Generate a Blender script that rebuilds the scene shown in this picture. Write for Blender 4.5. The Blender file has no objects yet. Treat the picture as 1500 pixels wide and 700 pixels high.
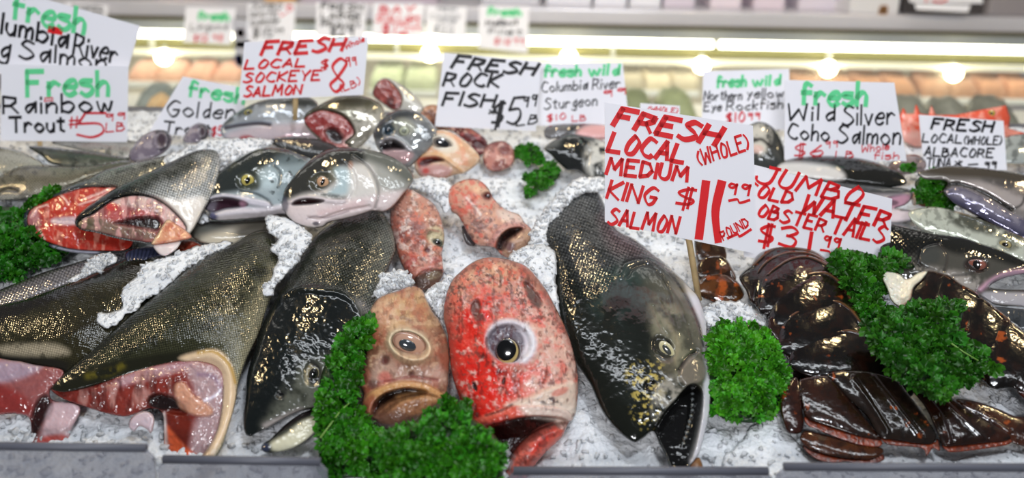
import bpy, math, random
import numpy as np
from mathutils import Matrix, Vector
random.seed(5)
SC = bpy.context.scene
COL = SC.collection
# ------------------------------------------------------------------ camera
W, H, FPX = 1500, 700, 1248.0
CAM = np.array([0.0, -0.72, 0.508])
PITCH, ROLL = math.radians(20), math.radians(-1.1)
RM = (Matrix.Rotation(math.radians(90) - PITCH, 3, 'X') @ Matrix.Rotation(-ROLL, 3, 'Z'))
RN = np.array(RM)
cd = bpy.data.cameras.new('camera')
cam = bpy.data.objects.new('camera', cd); COL.objects.link(cam)
cam.matrix_world = Matrix.Translation(Vector(CAM)) @ RM.to_4x4()
cd.sensor_width = 36; cd.lens = FPX / W * 36; cd.clip_start = 0.02
cd.dof.use_dof = True; cd.dof.focus_distance = 1.0; cd.dof.aperture_fstop = 2.4
SC.camera = cam
# ------------------------------------------------------------------ light
SC.view_settings.view_transform = 'Standard'; SC.view_settings.look = 'None'
SC.view_settings.exposure = 0.0; SC.view_settings.gamma = 1.0
SC.view_settings.use_curve_mapping = False
wd = bpy.data.worlds.new('world'); SC.world = wd; wd.use_nodes = True
wd.node_tree.nodes['Background'].inputs[0].default_value = (0.90, 0.94, 1.0, 1)
wd.node_tree.nodes['Background'].inputs[1].default_value = 0.10
def lamp(name, kind, loc, energy, col, size=0.1, size_y=None, aim=None):
    l = bpy.data.lights.new(name, kind); o = bpy.data.objects.new(name, l); COL.objects.link(o)
    o.location = loc; l.energy = energy; l.color = col
    if kind == 'AREA':
        l.size = size
        if size_y: l.shape = 'RECTANGLE' if size > 2 else 'ELLIPSE'; l.size_y = size_y
    else: l.shadow_soft_size = size
    if aim is not None:
        o.rotation_euler = (Vector(aim) - Vector(loc)).to_track_quat('-Z', 'Y').to_euler()
    return o
lamp('overhead_tube_light', 'AREA', (0.15, 0.45, 1.7), 12, (0.90, 0.95, 1.0), 2.6, 0.10, (0.1, 0.3, 0))
lamp('skylight', 'AREA', (0.5, -0.7, 2.4), 25, (0.88, 0.93, 1.0), 0.5, 0.3, (0.0, 0.4, 0))
lamp('front_fill_light', 'AREA', (-0.3, -2.6, 1.35), 40, (0.97, 0.97, 1.0), 0.6, 0.35, (0.0, 0.4, 0.1))  # fill lamp added above and behind the camera to brighten the price cards
lamp('case_fill_light', 'AREA', (0.0, 1.6, 1.3), 9, (1.0, 0.97, 0.9), 3.0, 0.2, (0.0, 2.3, 0.1))  # added fill lamp, brightens the case front and the goods on top
for i, (x, y, z) in enumerate([(-1.55, 0.95, 1.25), (-0.75, 1.05, 1.3), (0.05, 1.05, 1.3), (0.85, 1.05, 1.3), (1.6, 0.95, 1.3)]):
    lamp('hanging_bulb_light', 'POINT', (x, y, z), 7.5, (1.0, 0.76, 0.42), 0.035)
lamp('case_tube_light', 'AREA', (0, 2.15, 0.05), 6, (1.0, 0.98, 0.85), 4.5, 0.3, (0, 2.2, -2))
# ------------------------------------------------------------------ maths
S_ICE = 0.25
def rays(px, py):
    px = np.asarray(px, float); py = np.asarray(py, float)
    d = np.stack([(px - W / 2) / FPX, -(py - H / 2) / FPX, -np.ones_like(px)], -1)
    return d @ RN.T
def on_ice(px, py, h=0.0):
    d = rays(px, py); t = (S_ICE * CAM[1] + h - CAM[2]) / (d[..., 2] - S_ICE * d[..., 1])
    return CAM + d * t[..., None]
def at_y(px, py, y):
    d = rays(px, py); t = (y - CAM[1]) / d[..., 1]
    return CAM + d * np.asarray(t)[..., None]
class Plane:
    def __init__(s, p0, theta, yaw=0.0):
        s.p0 = np.asarray(p0, float); th, yw = math.radians(theta), math.radians(yaw)
        s.n = np.array([math.sin(th) * math.sin(yw), -math.sin(th) * math.cos(yw), math.cos(th)])
        v = CAM - s.p0; s.v = v / np.linalg.norm(v)
    def hit(s, px, py, off=0.0):
        d = rays(px, py); p0 = s.p0 + s.n * off
        t = ((p0 - CAM) @ s.n) / (d @ s.n)
        return CAM + d * t[..., None], t
def ice_plane(px, py, h, theta=14, yaw=0): return Plane(on_ice(px, py, h), theta, yaw)
def y_plane(px, py, y, theta=82, yaw=0): return Plane(at_y(px, py, y), theta, yaw)
def lin(c):
    c = np.asarray(c, float) / 255.0
    return np.where(c <= 0.04045, c / 12.92, ((c + 0.055) / 1.055) ** 2.4)
def smooth(pts, closed=True, n=5):
    p = np.asarray(pts, float); N = len(p)
    if N < 3: return p
    out = []
    rng = range(N) if closed else range(N - 1)
    for i in rng:
        if closed: a, b, c, d = p[(i - 1) % N], p[i], p[(i + 1) % N], p[(i + 2) % N]
        else: a, b, c, d = p[max(i - 1, 0)], p[i], p[i + 1], p[min(i + 2, N - 1)]
        for k in range(n):
            t = k / n
            out.append(0.5 * (2 * b + (c - a) * t + (2 * a - 5 * b + 4 * c - d) * t * t + (3 * b - a - 3 * c + d) * t ** 3))
    if not closed: out.append(p[-1])
    return np.array(out)
def pdist(X, Y, pts, closed=True):
    """distance to a polyline; for closed, positive inside"""
    best = np.full(X.shape, 1e12); ins = np.zeros(X.shape, bool); N = len(pts)
    for i in range(N if closed else N - 1):
        ax, ay = pts[i]; bx, by = pts[(i + 1) % N]
        ex, ey = bx - ax, by - ay; L = ex * ex + ey * ey + 1e-12
        t = np.clip(((X - ax) * ex + (Y - ay) * ey) / L, 0, 1)
        best = np.minimum(best, (X - ax - t * ex) ** 2 + (Y - ay - t * ey) ** 2)
        if closed and ay != by:
            c = ((ay > Y) != (by > Y)) & (X < (bx - ax) * (Y - ay) / (by - ay) + ax); ins ^= c
    d = np.sqrt(best)
    return np.where(ins, d, -d) if closed else d
def sstep(a, b, x):
    t = np.clip((x - a) / (b - a), 0, 1); return t * t * (3 - 2 * t)
def vnoise(X, Y, s, seed=0):
    r = np.random.RandomState(seed).rand(64, 64); x = X / s + 1000.3; y = Y / s + 1000.7
    xi = np.floor(x).astype(int); yi = np.floor(y).astype(int); fx = x - xi; fy = y - yi
    fx = fx * fx * (3 - 2 * fx); fy = fy * fy * (3 - 2 * fy)
    g = lambda a, b: r[a % 64, b % 64]
    return (g(xi, yi) * (1 - fx) + g(xi + 1, yi) * fx) * (1 - fy) + (g(xi, yi + 1) * (1 - fx) + g(xi + 1, yi + 1) * fx) * fy
def fbm(X, Y, s, o=4, seed=0):
    a = 0.0; t = 0; w = 1.0
    for k in range(o):
        a = a + w * vnoise(X, Y, s / 2 ** k, seed + k * 7); t += w; w *= 0.55
    return a / t
def chunks(X, Y, s, seed=0, tilt=0.9):
    """faceted lumps: crushed ice"""
    r = np.random.RandomState(seed); T = r.rand(64, 64, 5)
    gx = np.floor(X / s).astype(int); gy = np.floor(Y / s).astype(int); best = np.full(X.shape, -9.0)
    for i in (-1, 0, 1):
        for j in (-1, 0, 1):
            c = T[(gx + i) % 64, (gy + j) % 64]
            dx = X / s - (gx + i + c[..., 0]); dy = Y / s - (gy + j + c[..., 1])
            h = c[..., 2] * 0.7 + (c[..., 3] - .5) * tilt * dx + (c[..., 4] - .5) * tilt * dy - 0.9 * (dx * dx + dy * dy)
            best = np.maximum(best, h)
    return best
def poisson(m, step):
    """u with laplace(u) = -1 inside the mask, 0 outside; coarse to fine"""
    lv = [m]
    while min(lv[-1].shape) > 24 and len(lv) < 6:
        a = lv[-1]; a = np.pad(a, ((0, a.shape[0] % 2), (0, a.shape[1] % 2)))
        lv.append(a[::2, ::2] & a[1::2, ::2] & a[::2, 1::2] & a[1::2, 1::2] if a.shape[0] > 40 else a[::2, ::2] | a[1::2, 1::2])
    u = np.zeros(lv[-1].shape)
    for k in range(len(lv) - 1, -1, -1):
        mk = np.pad(lv[k], 1); hh = (step * 2 ** k) ** 2
        if k < len(lv) - 1:
            u = np.repeat(np.repeat(u, 2, 0), 2, 1)[:lv[k].shape[0], :lv[k].shape[1]]
        U = np.pad(u, 1) * mk
        for it in range(260 if k == len(lv) - 1 else 45):
            U[1:-1, 1:-1] = 0.25 * (U[2:, 1:-1] + U[:-2, 1:-1] + U[1:-1, 2:] + U[1:-1, :-2] + hh)
            U *= mk
        u = U[1:-1, 1:-1]
    return u
def empty(name, loc, label, cat, group=None):
    o = bpy.data.objects.new(name, None); COL.objects.link(o); o.location = loc; o.empty_display_size = 0.02
    return tag(o, label, cat, group)
def tag(o, label, cat, group=None, kind=None):
    if label: o['label'] = label
    if cat: o['category'] = cat
    if group: o['group'] = group
    if kind: o['kind'] = kind
    return o
def mesh_obj(name, V, F, mat, parent=None, attrs=None, smooth_=True, fcol=None):
    me = bpy.data.meshes.new(name)
    V = np.asarray(V, float)
    if parent is not None: V = V - np.array(parent.matrix_basis.translation)
    if isinstance(F, np.ndarray):
        k = F.shape[1]; me.vertices.add(len(V)); me.vertices.foreach_set('co', V.astype(np.float32).ravel())
        me.loops.add(F.size); me.loops.foreach_set('vertex_index', F.astype(np.int32).ravel())
        me.polygons.add(len(F)); me.polygons.foreach_set('loop_start', np.arange(0, F.size, k, dtype=np.int32))
        me.polygons.foreach_set('loop_total', np.full(len(F), k, np.int32)); me.update(calc_edges=True)
    else: me.from_pydata([tuple(v) for v in V], [], F); me.update()
    for nm, arr in (attrs or {}).items():
        if arr.shape[1] == 3 and nm != 'suv': arr = np.concatenate([arr, np.ones((len(arr), 1))], 1)
        if nm == 'suv':
            a = me.attributes.new(nm, 'FLOAT_VECTOR', 'POINT'); a.data.foreach_set('vector', arr.astype(np.float32).ravel())
        else:
            a = me.attributes.new(nm, 'FLOAT_COLOR', 'POINT'); a.data.foreach_set('color', arr.astype(np.float32).ravel())
    if smooth_: me.polygons.foreach_set('use_smooth', np.ones(len(me.polygons), bool))
    me.materials.append(mat)
    o = bpy.data.objects.new(name, me); COL.objects.link(o)
    if parent is not None: o.parent = parent
    return o
# ------------------------------------------------------------------ materials
def new_mat(name):
    m = bpy.data.materials.new(name); m.use_nodes = True; nt = m.node_tree
    b = nt.nodes['Principled BSDF']; return m, nt, b
def N(nt, t, **kw):
    n = nt.nodes.new(t)
    for k, v in kw.items(): setattr(n, k, v)
    return n
def math_node(nt, op, a, b=None, c=None):
    n = N(nt, 'ShaderNodeMath', operation=op)
    for i, v in enumerate((a, b, c)):
        if v is None: continue
        if isinstance(v, (int, float)): n.inputs[i].default_value = v
        else: nt.links.new(v, n.inputs[i])
    return n.outputs[0]
def wet(name, sss=0.0, coat=0.6, coat_rough=0.1, bump=0.5, nscale=260, base_noise=1.0, spec=0.5, rmul=1.0):
    """wet skin or flesh: pigment from Col, scale strength / roughness / metallic from Aux"""
    m, nt, b = new_mat(name); L = nt.links.new
    col = N(nt, 'ShaderNodeAttribute', attribute_name='Col'); aux = N(nt, 'ShaderNodeAttribute', attribute_name='Aux')
    suv = N(nt, 'ShaderNodeAttribute', attribute_name='suv')
    sep = N(nt, 'ShaderNodeSeparateColor'); L(aux.outputs['Color'], sep.inputs[0])
    vor = N(nt, 'ShaderNodeTexVoronoi', voronoi_dimensions='2D', feature='F1'); vor.inputs['Scale'].default_value = 1
    vor.inputs['Randomness'].default_value = 0.22; L(suv.outputs['Vector'], vor.inputs['Vector'])
    d = vor.outputs['Distance']
    f = math_node(nt, 'MULTIPLY_ADD', d, -2.6, 1.75)                # bright scale centre, dark rim
    f = math_node(nt, 'MAXIMUM', f, 0.12)
    f1 = math_node(nt, 'SUBTRACT', f, 1.0); f2 = math_node(nt, 'MULTIPLY_ADD', f1, sep.outputs[0], 1.0)
    mul = N(nt, 'ShaderNodeVectorMath', operation='SCALE'); L(col.outputs['Color'], mul.inputs[0]); L(f2, mul.inputs['Scale'])
    L(mul.outputs[0], b.inputs['Base Color'])
    L(math_node(nt, 'MULTIPLY', sep.outputs[1], rmul), b.inputs['Roughness']); L(sep.outputs[2], b.inputs['Metallic'])
    tc = N(nt, 'ShaderNodeTexCoord')
    n1 = N(nt, 'ShaderNodeTexNoise'); n1.inputs['Scale'].default_value = nscale; n1.inputs['Detail'].default_value = 3
    n2 = N(nt, 'ShaderNodeTexNoise'); n2.inputs['Scale'].default_value = 65; n2.inputs['Detail'].default_value = 2
    L(tc.outputs['Object'], n1.inputs['Vector']); L(tc.outputs['Object'], n2.inputs['Vector'])
    sc = math_node(nt, 'MULTIPLY', math_node(nt, 'SUBTRACT', 1.0, d), math_node(nt, 'MULTIPLY', sep.outputs[0], 1.1))
    nz = math_node(nt, 'ADD', math_node(nt, 'MULTIPLY', n1.outputs[0], 0.8), math_node(nt, 'MULTIPLY', n2.outputs[0], 1.0)); h = math_node(nt, 'ADD', sc, math_node(nt, 'MULTIPLY', nz, math_node(nt, 'MULTIPLY_ADD', sep.outputs[0], 1.0 - base_noise, base_noise)))
    bp = N(nt, 'ShaderNodeBump'); bp.inputs['Strength'].default_value = bump; bp.inputs['Distance'].default_value = 0.0014
    L(h, bp.inputs['Height']); L(bp.outputs[0], b.inputs['Normal'])
    b.inputs['Coat Weight'].default_value = coat; b.inputs['Coat Roughness'].default_value = coat_rough; b.inputs['Specular IOR Level'].default_value = spec
    if sss:
        b.inputs['Subsurface Weight'].default_value = sss; b.inputs['Subsurface Radius'].default_value = (1, 0.35, 0.25)
        b.inputs['Subsurface Scale'].default_value = 0.006
    L(bp.outputs[0], b.inputs['Coat Normal'])
    return m
def plain(name, rgb, rough=0.5, metal=0.0, emis=None, es=0, nz=0.0, nscale=8, spec=0.5, coat=0.0):
    m, nt, b = new_mat(name); c = tuple(lin(rgb)) + (1,)
    b.inputs['Base Color'].default_value = c; b.inputs['Roughness'].default_value = rough; b.inputs['Metallic'].default_value = metal
    b.inputs['Specular IOR Level'].default_value = spec; b.inputs['Coat Weight'].default_value = coat
    if emis is not None:
        b.inputs['Emission Color'].default_value = tuple(lin(emis)) + (1,); b.inputs['Emission Strength'].default_value = es
    if nz:
        tc = N(nt, 'ShaderNodeTexCoord'); n = N(nt, 'ShaderNodeTexNoise'); n.inputs['Scale'].default_value = nscale; n.inputs['Detail'].default_value = 5
        nt.links.new(tc.outputs['Object'], n.inputs['Vector'])
        r = N(nt, 'ShaderNodeValToRGB'); r.color_ramp.elements[0].position = .3; r.color_ramp.elements[1].position = .7
        r.color_ramp.elements[0].color = tuple(np.clip(lin(rgb) * (1 - nz), 0, 1)) + (1,); r.color_ramp.elements[1].color = tuple(np.clip(lin(rgb) * (1 + nz), 0, 1)) + (1,)
        nt.links.new(n.outputs[0], r.inputs[0]); nt.links.new(r.outputs[0], b.inputs['Base Color'])
        bp = N(nt, 'ShaderNodeBump'); bp.inputs['Strength'].default_value = .15; bp.inputs['Distance'].default_value = .002
        nt.links.new(n.outputs[0], bp.inputs['Height']); nt.links.new(bp.outputs[0], b.inputs['Normal'])
    return m
M_SKIN = wet('wet_fish_skin', 0.0, 0.25, 0.05, 0.24, base_noise=0.3, spec=0.34, rmul=0.55)
M_ROCK = wet('wet_rockfish_skin', 0.12, 0.3, 0.1, 0.35, 420, spec=0.35, rmul=0.8)
M_FLESH = wet('wet_raw_flesh', 0.25, 0.5, 0.1, 0.22, 160)
M_SHELL = wet('wet_lobster_shell', 0.0, 0.5, 0.05, 0.22, 170, spec=0.35)
M_EYE = wet('fish_eye_surface', 0.0, 1.0, 0.03, 0.03)
def ice_mat(name, trans, rgb=(0.88, 0.90, 0.92)):
    m, nt, b = new_mat(name); b.inputs['Base Color'].default_value = rgb + (1,)
    b.inputs['Roughness'].default_value = 0.22; b.inputs['IOR'].default_value = 1.31
    b.inputs['Transmission Weight'].default_value = trans
    tc = N(nt, 'ShaderNodeTexCoord')
    n1 = N(nt, 'ShaderNodeTexNoise'); n1.inputs['Scale'].default_value = 180; n1.inputs['Detail'].default_value = 4
    v = N(nt, 'ShaderNodeTexVoronoi', feature='F1'); v.inputs['Scale'].default_value = 240
    nt.links.new(tc.outputs['Object'], n1.inputs['Vector']); nt.links.new(tc.outputs['Object'], v.inputs['Vector'])
    h = math_node(nt, 'ADD', n1.outputs[0], v.outputs['Distance'])
    bp = N(nt, 'ShaderNodeBump'); bp.inputs['Strength'].default_value = .7; bp.inputs['Distance'].default_value = .002
    nt.links.new(h, bp.inputs['Height']); nt.links.new(bp.outputs[0], b.inputs['Normal'])
    n3 = N(nt, 'ShaderNodeTexNoise'); n3.inputs['Scale'].default_value = 22; n3.inputs['Detail'].default_value = 4
    nt.links.new(tc.outputs['Object'], n3.inputs['Vector'])
    r = N(nt, 'ShaderNodeValToRGB'); r.color_ramp.elements[0].position = .35; r.color_ramp.elements[1].position = .62
    r.color_ramp.elements[0].color = (rgb[0] * .80, rgb[1] * .81, rgb[2] * .83, 1); r.color_ramp.elements[1].color = rgb + (1,)
    nt.links.new(n3.outputs[0], r.inputs[0]); nt.links.new(r.outputs[0], b.inputs['Base Color'])
    if trans < .3:
        b.inputs['Subsurface Weight'].default_value = .35; b.inputs['Subsurface Radius'].default_value = (1, 1, 1); b.inputs['Subsurface Scale'].default_value = .008
    return m
M_ICE = ice_mat('crushed_ice', 0.0)
M_CHIP = ice_mat('clear_ice_chips', 0.28, (0.93, 0.95, 0.97))
# ------------------------------------------------------------------ the sculpted form
class Form:
    def __init__(s, outline, plane, k=0.75, step=1.5, back=0.5, sharp=False, col=(120, 120, 120), rough=0.3, metal=0.0, scale=0.0, scale_px=5.0, axis=(0, 1), lift=0.0, pexp=1.0, seed=0):
        s.poly = np.asarray(outline, float) if sharp else smooth(outline)
        s.plane, s.step, s.back, s.lift, s.seed = plane, step, back, lift, seed
        x0, y0 = s.poly.min(0) - 2 * step; x1, y1 = s.poly.max(0) + 2 * step
        gx = np.arange(x0, x1 + step, step); gy = np.arange(y0, y1 + step, step)
        s.X, s.Y = np.meshgrid(gx, gy)
        s.sd = pdist(s.X, s.Y, s.poly)
        s.H = k * np.sqrt(2 * np.maximum(poisson(s.sd > 0, step), 0)) ** pexp
        s.C = np.broadcast_to(lin(col), s.X.shape + (3,)).copy()
        s.A = np.zeros(s.X.shape + (3,)); s.A[..., 0] = scale; s.A[..., 1] = rough; s.A[..., 2] = metal
        a = np.array(axis, float); a /= np.linalg.norm(a)
        s.u = s.X * a[0] + s.Y * a[1]; s.v = -s.X * a[1] + s.Y * a[0]
        s.spx = scale_px; s.ns = 0
    def mask(s, poly=None, fe=4, noise=None, line=None, width=3, ell=None):
        m = 1.0
        if poly is not None: m = sstep(-fe, fe, pdist(s.X, s.Y, smooth(poly)))
        if line is not None:
            d = pdist(s.X, s.Y, smooth(line, False), False); m = m * np.exp(-(d / width) ** 2)
        if ell is not None:
            cx, cy, rx, ry = ell[:4]; r = math.radians(ell[4] if len(ell) > 4 else 0)
            dx, dy = s.X - cx, s.Y - cy; a = dx * math.cos(r) + dy * math.sin(r); b = -dx * math.sin(r) + dy * math.cos(r)
            q = np.sqrt((a / rx) ** 2 + (b / ry) ** 2); m = m * (1 - sstep(1 - fe / max(rx, ry), 1 + fe / max(rx, ry), q))
        if noise is not None:
            sc, th, so = noise[:3]; s.ns += 1
            if len(noise) > 3: nn = fbm(s.u / noise[3], s.v, sc, 4, s.seed + s.ns * 13)
            else: nn = fbm(s.X, s.Y, sc, 4, s.seed + s.ns * 13)
            m = m * sstep(th - so, th + so, nn)
        return m
    def paint(s, col, op=1.0, rough=None, metal=None, scale=None, **kw):
        m = np.broadcast_to(s.mask(**kw) * op, s.X.shape)
        if col is not None: s.C += (lin(col) - s.C) * m[..., None]
        for i, v in ((0, scale), (1, rough), (2, metal)):
            if v is not None: s.A[..., i] += (v - s.A[..., i]) * m
        return s
    def grad(s, col, p0, p1, op=1.0, wob=0, **kw):
        p0 = np.array(p0, float); d = np.array(p1, float) - p0; X, Y = s.X, s.Y
        t = ((X - p0[0]) * d[0] + (Y - p0[1]) * d[1]) / (d @ d)
        if wob: s.ns += 1; t = t + (fbm(X, Y, wob, 3, s.seed + s.ns) - .5) * 0.7
        m = sstep(0, 1, t) * op
        if kw: m = m * s.mask(**kw)
        s.C += (lin(col) - s.C) * m[..., None]; return s
    def add(s, amp, **kw): s.H = s.H + amp * s.mask(**kw); return s
    def press(s, level, **kw):
        m = s.mask(**kw); s.H = s.H * (1 - m) + level * m; return s
    def bump(s, amp, sc, o=4, fade=6, **kw):
        s.ns += 1
        s.H = s.H + amp * (fbm(s.X, s.Y, sc, o, s.seed + s.ns * 5) - .5) * 2 * np.clip(s.sd / fade, 0, 1) * (s.mask(**kw) if kw else 1); return s
    def pillow(s, poly, k, lift=0):
        q = pdist(s.X, s.Y, smooth(poly)); s.H = np.where(q > 0, s.H + lift + k * np.sqrt(2 * np.maximum(poisson(q > 0, s.step), 0)), s.H); return s
    def surf(s, px, py):
        i = int(round((py - s.Y[0, 0]) / s.step)); j = int(round((px - s.X[0, 0]) / s.step))
        i = min(max(i, 0), s.H.shape[0] - 1); j = min(max(j, 0), s.H.shape[1] - 1); return s.H[i, j]
    def point(s, px, py, h=None, extra=0.0):
        P, t = s.plane.hit(np.array(px, float), np.array(py, float))
        h = s.surf(px, py) + s.lift if h is None else h
        return P + s.plane.v * ((h + extra) * t / FPX), float(t)
    def build(s, name, mat, parent=None):
        ins = s.sd > 0; q = ins[:-1, :-1] & ins[1:, :-1] & ins[:-1, 1:] & ins[1:, 1:]
        used = np.zeros_like(ins); used[:-1, :-1] |= q; used[1:, :-1] |= q; used[:-1, 1:] |= q; used[1:, 1:] |= q
        full = np.zeros_like(ins); a = np.pad(q, 1); full = a[:-1, :-1] & a[1:, :-1] & a[:-1, 1:] & a[1:, 1:]
        rim = used & ~full
        gy, gx = np.gradient(s.sd, s.step); gl = np.hypot(gx, gy) + 1e-6
        X = np.where(rim, s.X - gx / gl * s.sd, s.X); Y = np.where(rim, s.Y - gy / gl * s.sd, s.Y)
        Hh = np.where(rim, 0, s.H)
        idx = -np.ones(ins.shape, int); idx[used] = np.arange(used.sum())
        P, t = s.plane.hit(X[used], Y[used]); sc = t[:, None] / FPX
        V = P + s.plane.v * (Hh[used][:, None] + s.lift) * sc
        qi, qj = np.nonzero(q)
        F = np.stack([idx[qi, qj], idx[qi + 1, qj], idx[qi + 1, qj + 1], idx[qi, qj + 1]], 1)
        bidx = idx.copy(); nv = len(V); inner = used & ~rim
        if s.back > 0:
            bidx[inner] = nv + np.arange(inner.sum()); hb = Hh[inner]
            P2, t2 = s.plane.hit(X[inner], Y[inner])
            V2 = P2 + s.plane.v * ((s.lift - np.maximum(s.back * np.abs(hb), 0.6))[:, None] * t2[:, None] / FPX)
            V = np.concatenate([V, V2])
            F = np.concatenate([F, np.stack([bidx[qi, qj], bidx[qi, qj + 1], bidx[qi + 1, qj + 1], bidx[qi + 1, qj]], 1)])
        cat = lambda A: np.concatenate([A[used], A[inner]]) if s.back > 0 else A[used]
        su = np.stack([(s.u + s.v) / 1.4142 / s.spx, (s.u - s.v) / 1.4142 / s.spx, 0 * s.u], -1)
        return mesh_obj(name, V, F, mat, parent, {'Col': np.clip(cat(s.C), 0, 1), 'Aux': np.clip(cat(s.A), 0, 1), 'suv': cat(su)})
    def root(s, name, label, cat, group=None):
        c = s.poly.mean(0); P, t = s.plane.hit(np.array(c[0]), np.array(c[1])); s.base = P
        return empty(name, Vector(P), label, cat, group)
def dome(name, P, t, view, rx, ry, rot, depth, rings, mat, parent, tilt=(0, 0), nseg=28):
    """ellipsoid cap: rings = [(radius 0..1, rgb)], rx/ry/depth in pixels at that distance"""
    s = t / FPX; zv = Vector(view); xv = Vector(RM @ Vector((1, 0, 0))); xv = (xv - zv * xv.dot(zv)).normalized(); yv = zv.cross(xv)
    if tilt != (0, 0):
        zt = (zv + xv * tilt[0] + yv * tilt[1]).normalized(); xv = (xv - zt * xv.dot(zt)).normalized(); yv = zt.cross(xv); zv = zt
    c, sn = math.cos(math.radians(rot)), math.sin(math.radians(rot)); a = xv * c - yv * sn; b = xv * sn + yv * c
    V, C, F = [], [], []; rr = [0.0] + [i / 14 for i in range(1, 15)]
    prof = [(r, math.sqrt(max(1 - r * r, 0))) for r in rr] + [(r, -math.sqrt(max(1 - r * r, 0)) * .7) for r in (.9, .6, .02)]
    for r, z in prof:
        cc = rings[-1][1]
        if z >= 0:
            for k in range(len(rings) - 1, -1, -1):
                if r <= rings[k][0] + 1e-6: cc = rings[k][1]
        for j in range(nseg):
            th = 2 * math.pi * j / nseg
            p = Vector(P) + (a * (math.cos(th) * r * rx) - b * (math.sin(th) * r * ry) + zv * (z * depth)) * s
            V.append(tuple(p)); C.append(lin(cc))
    for i in range(len(prof) - 1):
        for j in range(nseg):
            F.append((i * nseg + j, i * nseg + (j + 1) % nseg, (i + 1) * nseg + (j + 1) % nseg, (i + 1) * nseg + j))
    V = np.array(V); C = np.array(C); n = len(V)
    return mesh_obj(name, V, np.array(F)[:, ::-1].copy(), mat, parent, {'Col': C, 'Aux': np.tile([0, .12, 0], (n, 1)), 'suv': np.zeros((n, 3))})
def eye(f, parent, cx, cy, rx, ry, rot=0, depth=None, iris=(190, 170, 110), pupil=(8, 8, 10), pr=(0.5, 0.5), pc=(0, 0), rim=(40, 38, 30), tilt=(0, 0), extra=0, shine=(235, 240, 240)):
    depth = depth or 0.45 * min(rx, ry); P, t = f.point(cx, cy, None, extra - depth * .35)
    e = dome('eye', P, t, f.plane.v, rx, ry, rot, depth, [(0.8, iris), (1.0, rim)], M_EYE, parent, tilt)
    P2, t2 = f.point(cx + pc[0], cy + pc[1], f.surf(cx, cy) + f.lift, extra + depth * .40)
    p = dome('pupil', P2, t2, f.plane.v, rx * pr[0], ry * pr[1], rot, depth * .38, [(1.0, pupil)], M_EYE, parent, tilt)
    return e
def fibre(name, pts, r0, r1, mat, parent=None, ns=8, attrs=None):
    """tapering round rod through 3D points"""
    P = [Vector(p) for p in pts]; V, F = [], []; n = len(P)
    for i, p in enumerate(P):
        t = (P[min(i + 1, n - 1)] - P[max(i - 1, 0)]).normalized(); u = t.cross(Vector((.3, .2, 1))).normalized(); w = t.cross(u)
        r = r0 + (r1 - r0) * i / (n - 1)
        for j in range(ns):
            a = 2 * math.pi * j / ns; V.append(tuple(p + (u * math.cos(a) + w * math.sin(a)) * r))
    for i in range(n - 1):
        for j in range(ns): F.append((i * ns + j, i * ns + (j + 1) % ns, (i + 1) * ns + (j + 1) % ns, (i + 1) * ns + j))
    F.append(tuple(range(ns))[::-1]); F.append(tuple(range((n - 1) * ns, n * ns)))
    at = None
    if attrs: at = {'Col': np.tile(lin(attrs), (len(V), 1)), 'Aux': np.tile([0, .3, 0], (len(V), 1)), 'suv': np.zeros((len(V), 3))}
    return mesh_obj(name, V, F, mat, parent, at)
def box(name, lo, hi, mat, parent=None, bev=0.0):
    (a, b, c), (d, e, f) = lo, hi
    V = [(a, b, c), (d, b, c), (d, e, c), (a, e, c), (a, b, f), (d, b, f), (d, e, f), (a, e, f)]
    F = [(0, 3, 2, 1), (4, 5, 6, 7), (0, 1, 5, 4), (1, 2, 6, 5), (2, 3, 7, 6), (3, 0, 4, 7)]
    o = mesh_obj(name, V, F, mat, parent, smooth_=False)
    if bev:
        md = o.modifiers.new('bevel', 'BEVEL'); md.width = bev; md.segments = 2
    return o
CHIP_P = []      # places where loose ice chips lie
# ------------------------------------------------------------------ ice bed
def ice_height(X, Y):
    a = S_ICE * Y + (fbm(X, Y, 0.09, 3, 3) - .5) * 0.016 + (fbm(X, Y, 0.022, 3, 9) - .5) * 0.007
    a = a + chunks(X, Y, 0.011, 4) * 0.0034 + chunks(X, Y, 0.0052, 8) * 0.0018
    return a - 0.004
def ice_bed():
    st = 0.0024
    gx = np.arange(-1.15, 1.15, st); gy = np.arange(-0.04, 0.78, st); X, Y = np.meshgrid(gx, gy)
    Z = ice_height(X, Y); ny, nx = X.shape
    edge = sstep(-.04, -.028, Y); Z = Z * edge + (S_ICE * Y - .10) * (1 - edge)
    V = np.stack([X, Y, Z], -1).reshape(-1, 3); i = np.arange(ny * nx).reshape(ny, nx)
    F = np.stack([i[:-1, :-1], i[:-1, 1:], i[1:, 1:], i[1:, :-1]], -1).reshape(-1, 4)
    o = mesh_obj('crushed_ice_bed', V, F, M_ICE)
    tag(o, 'sloping bed of white crushed ice under all the fish', 'ice', kind='stuff')
ice_bed()
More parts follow.
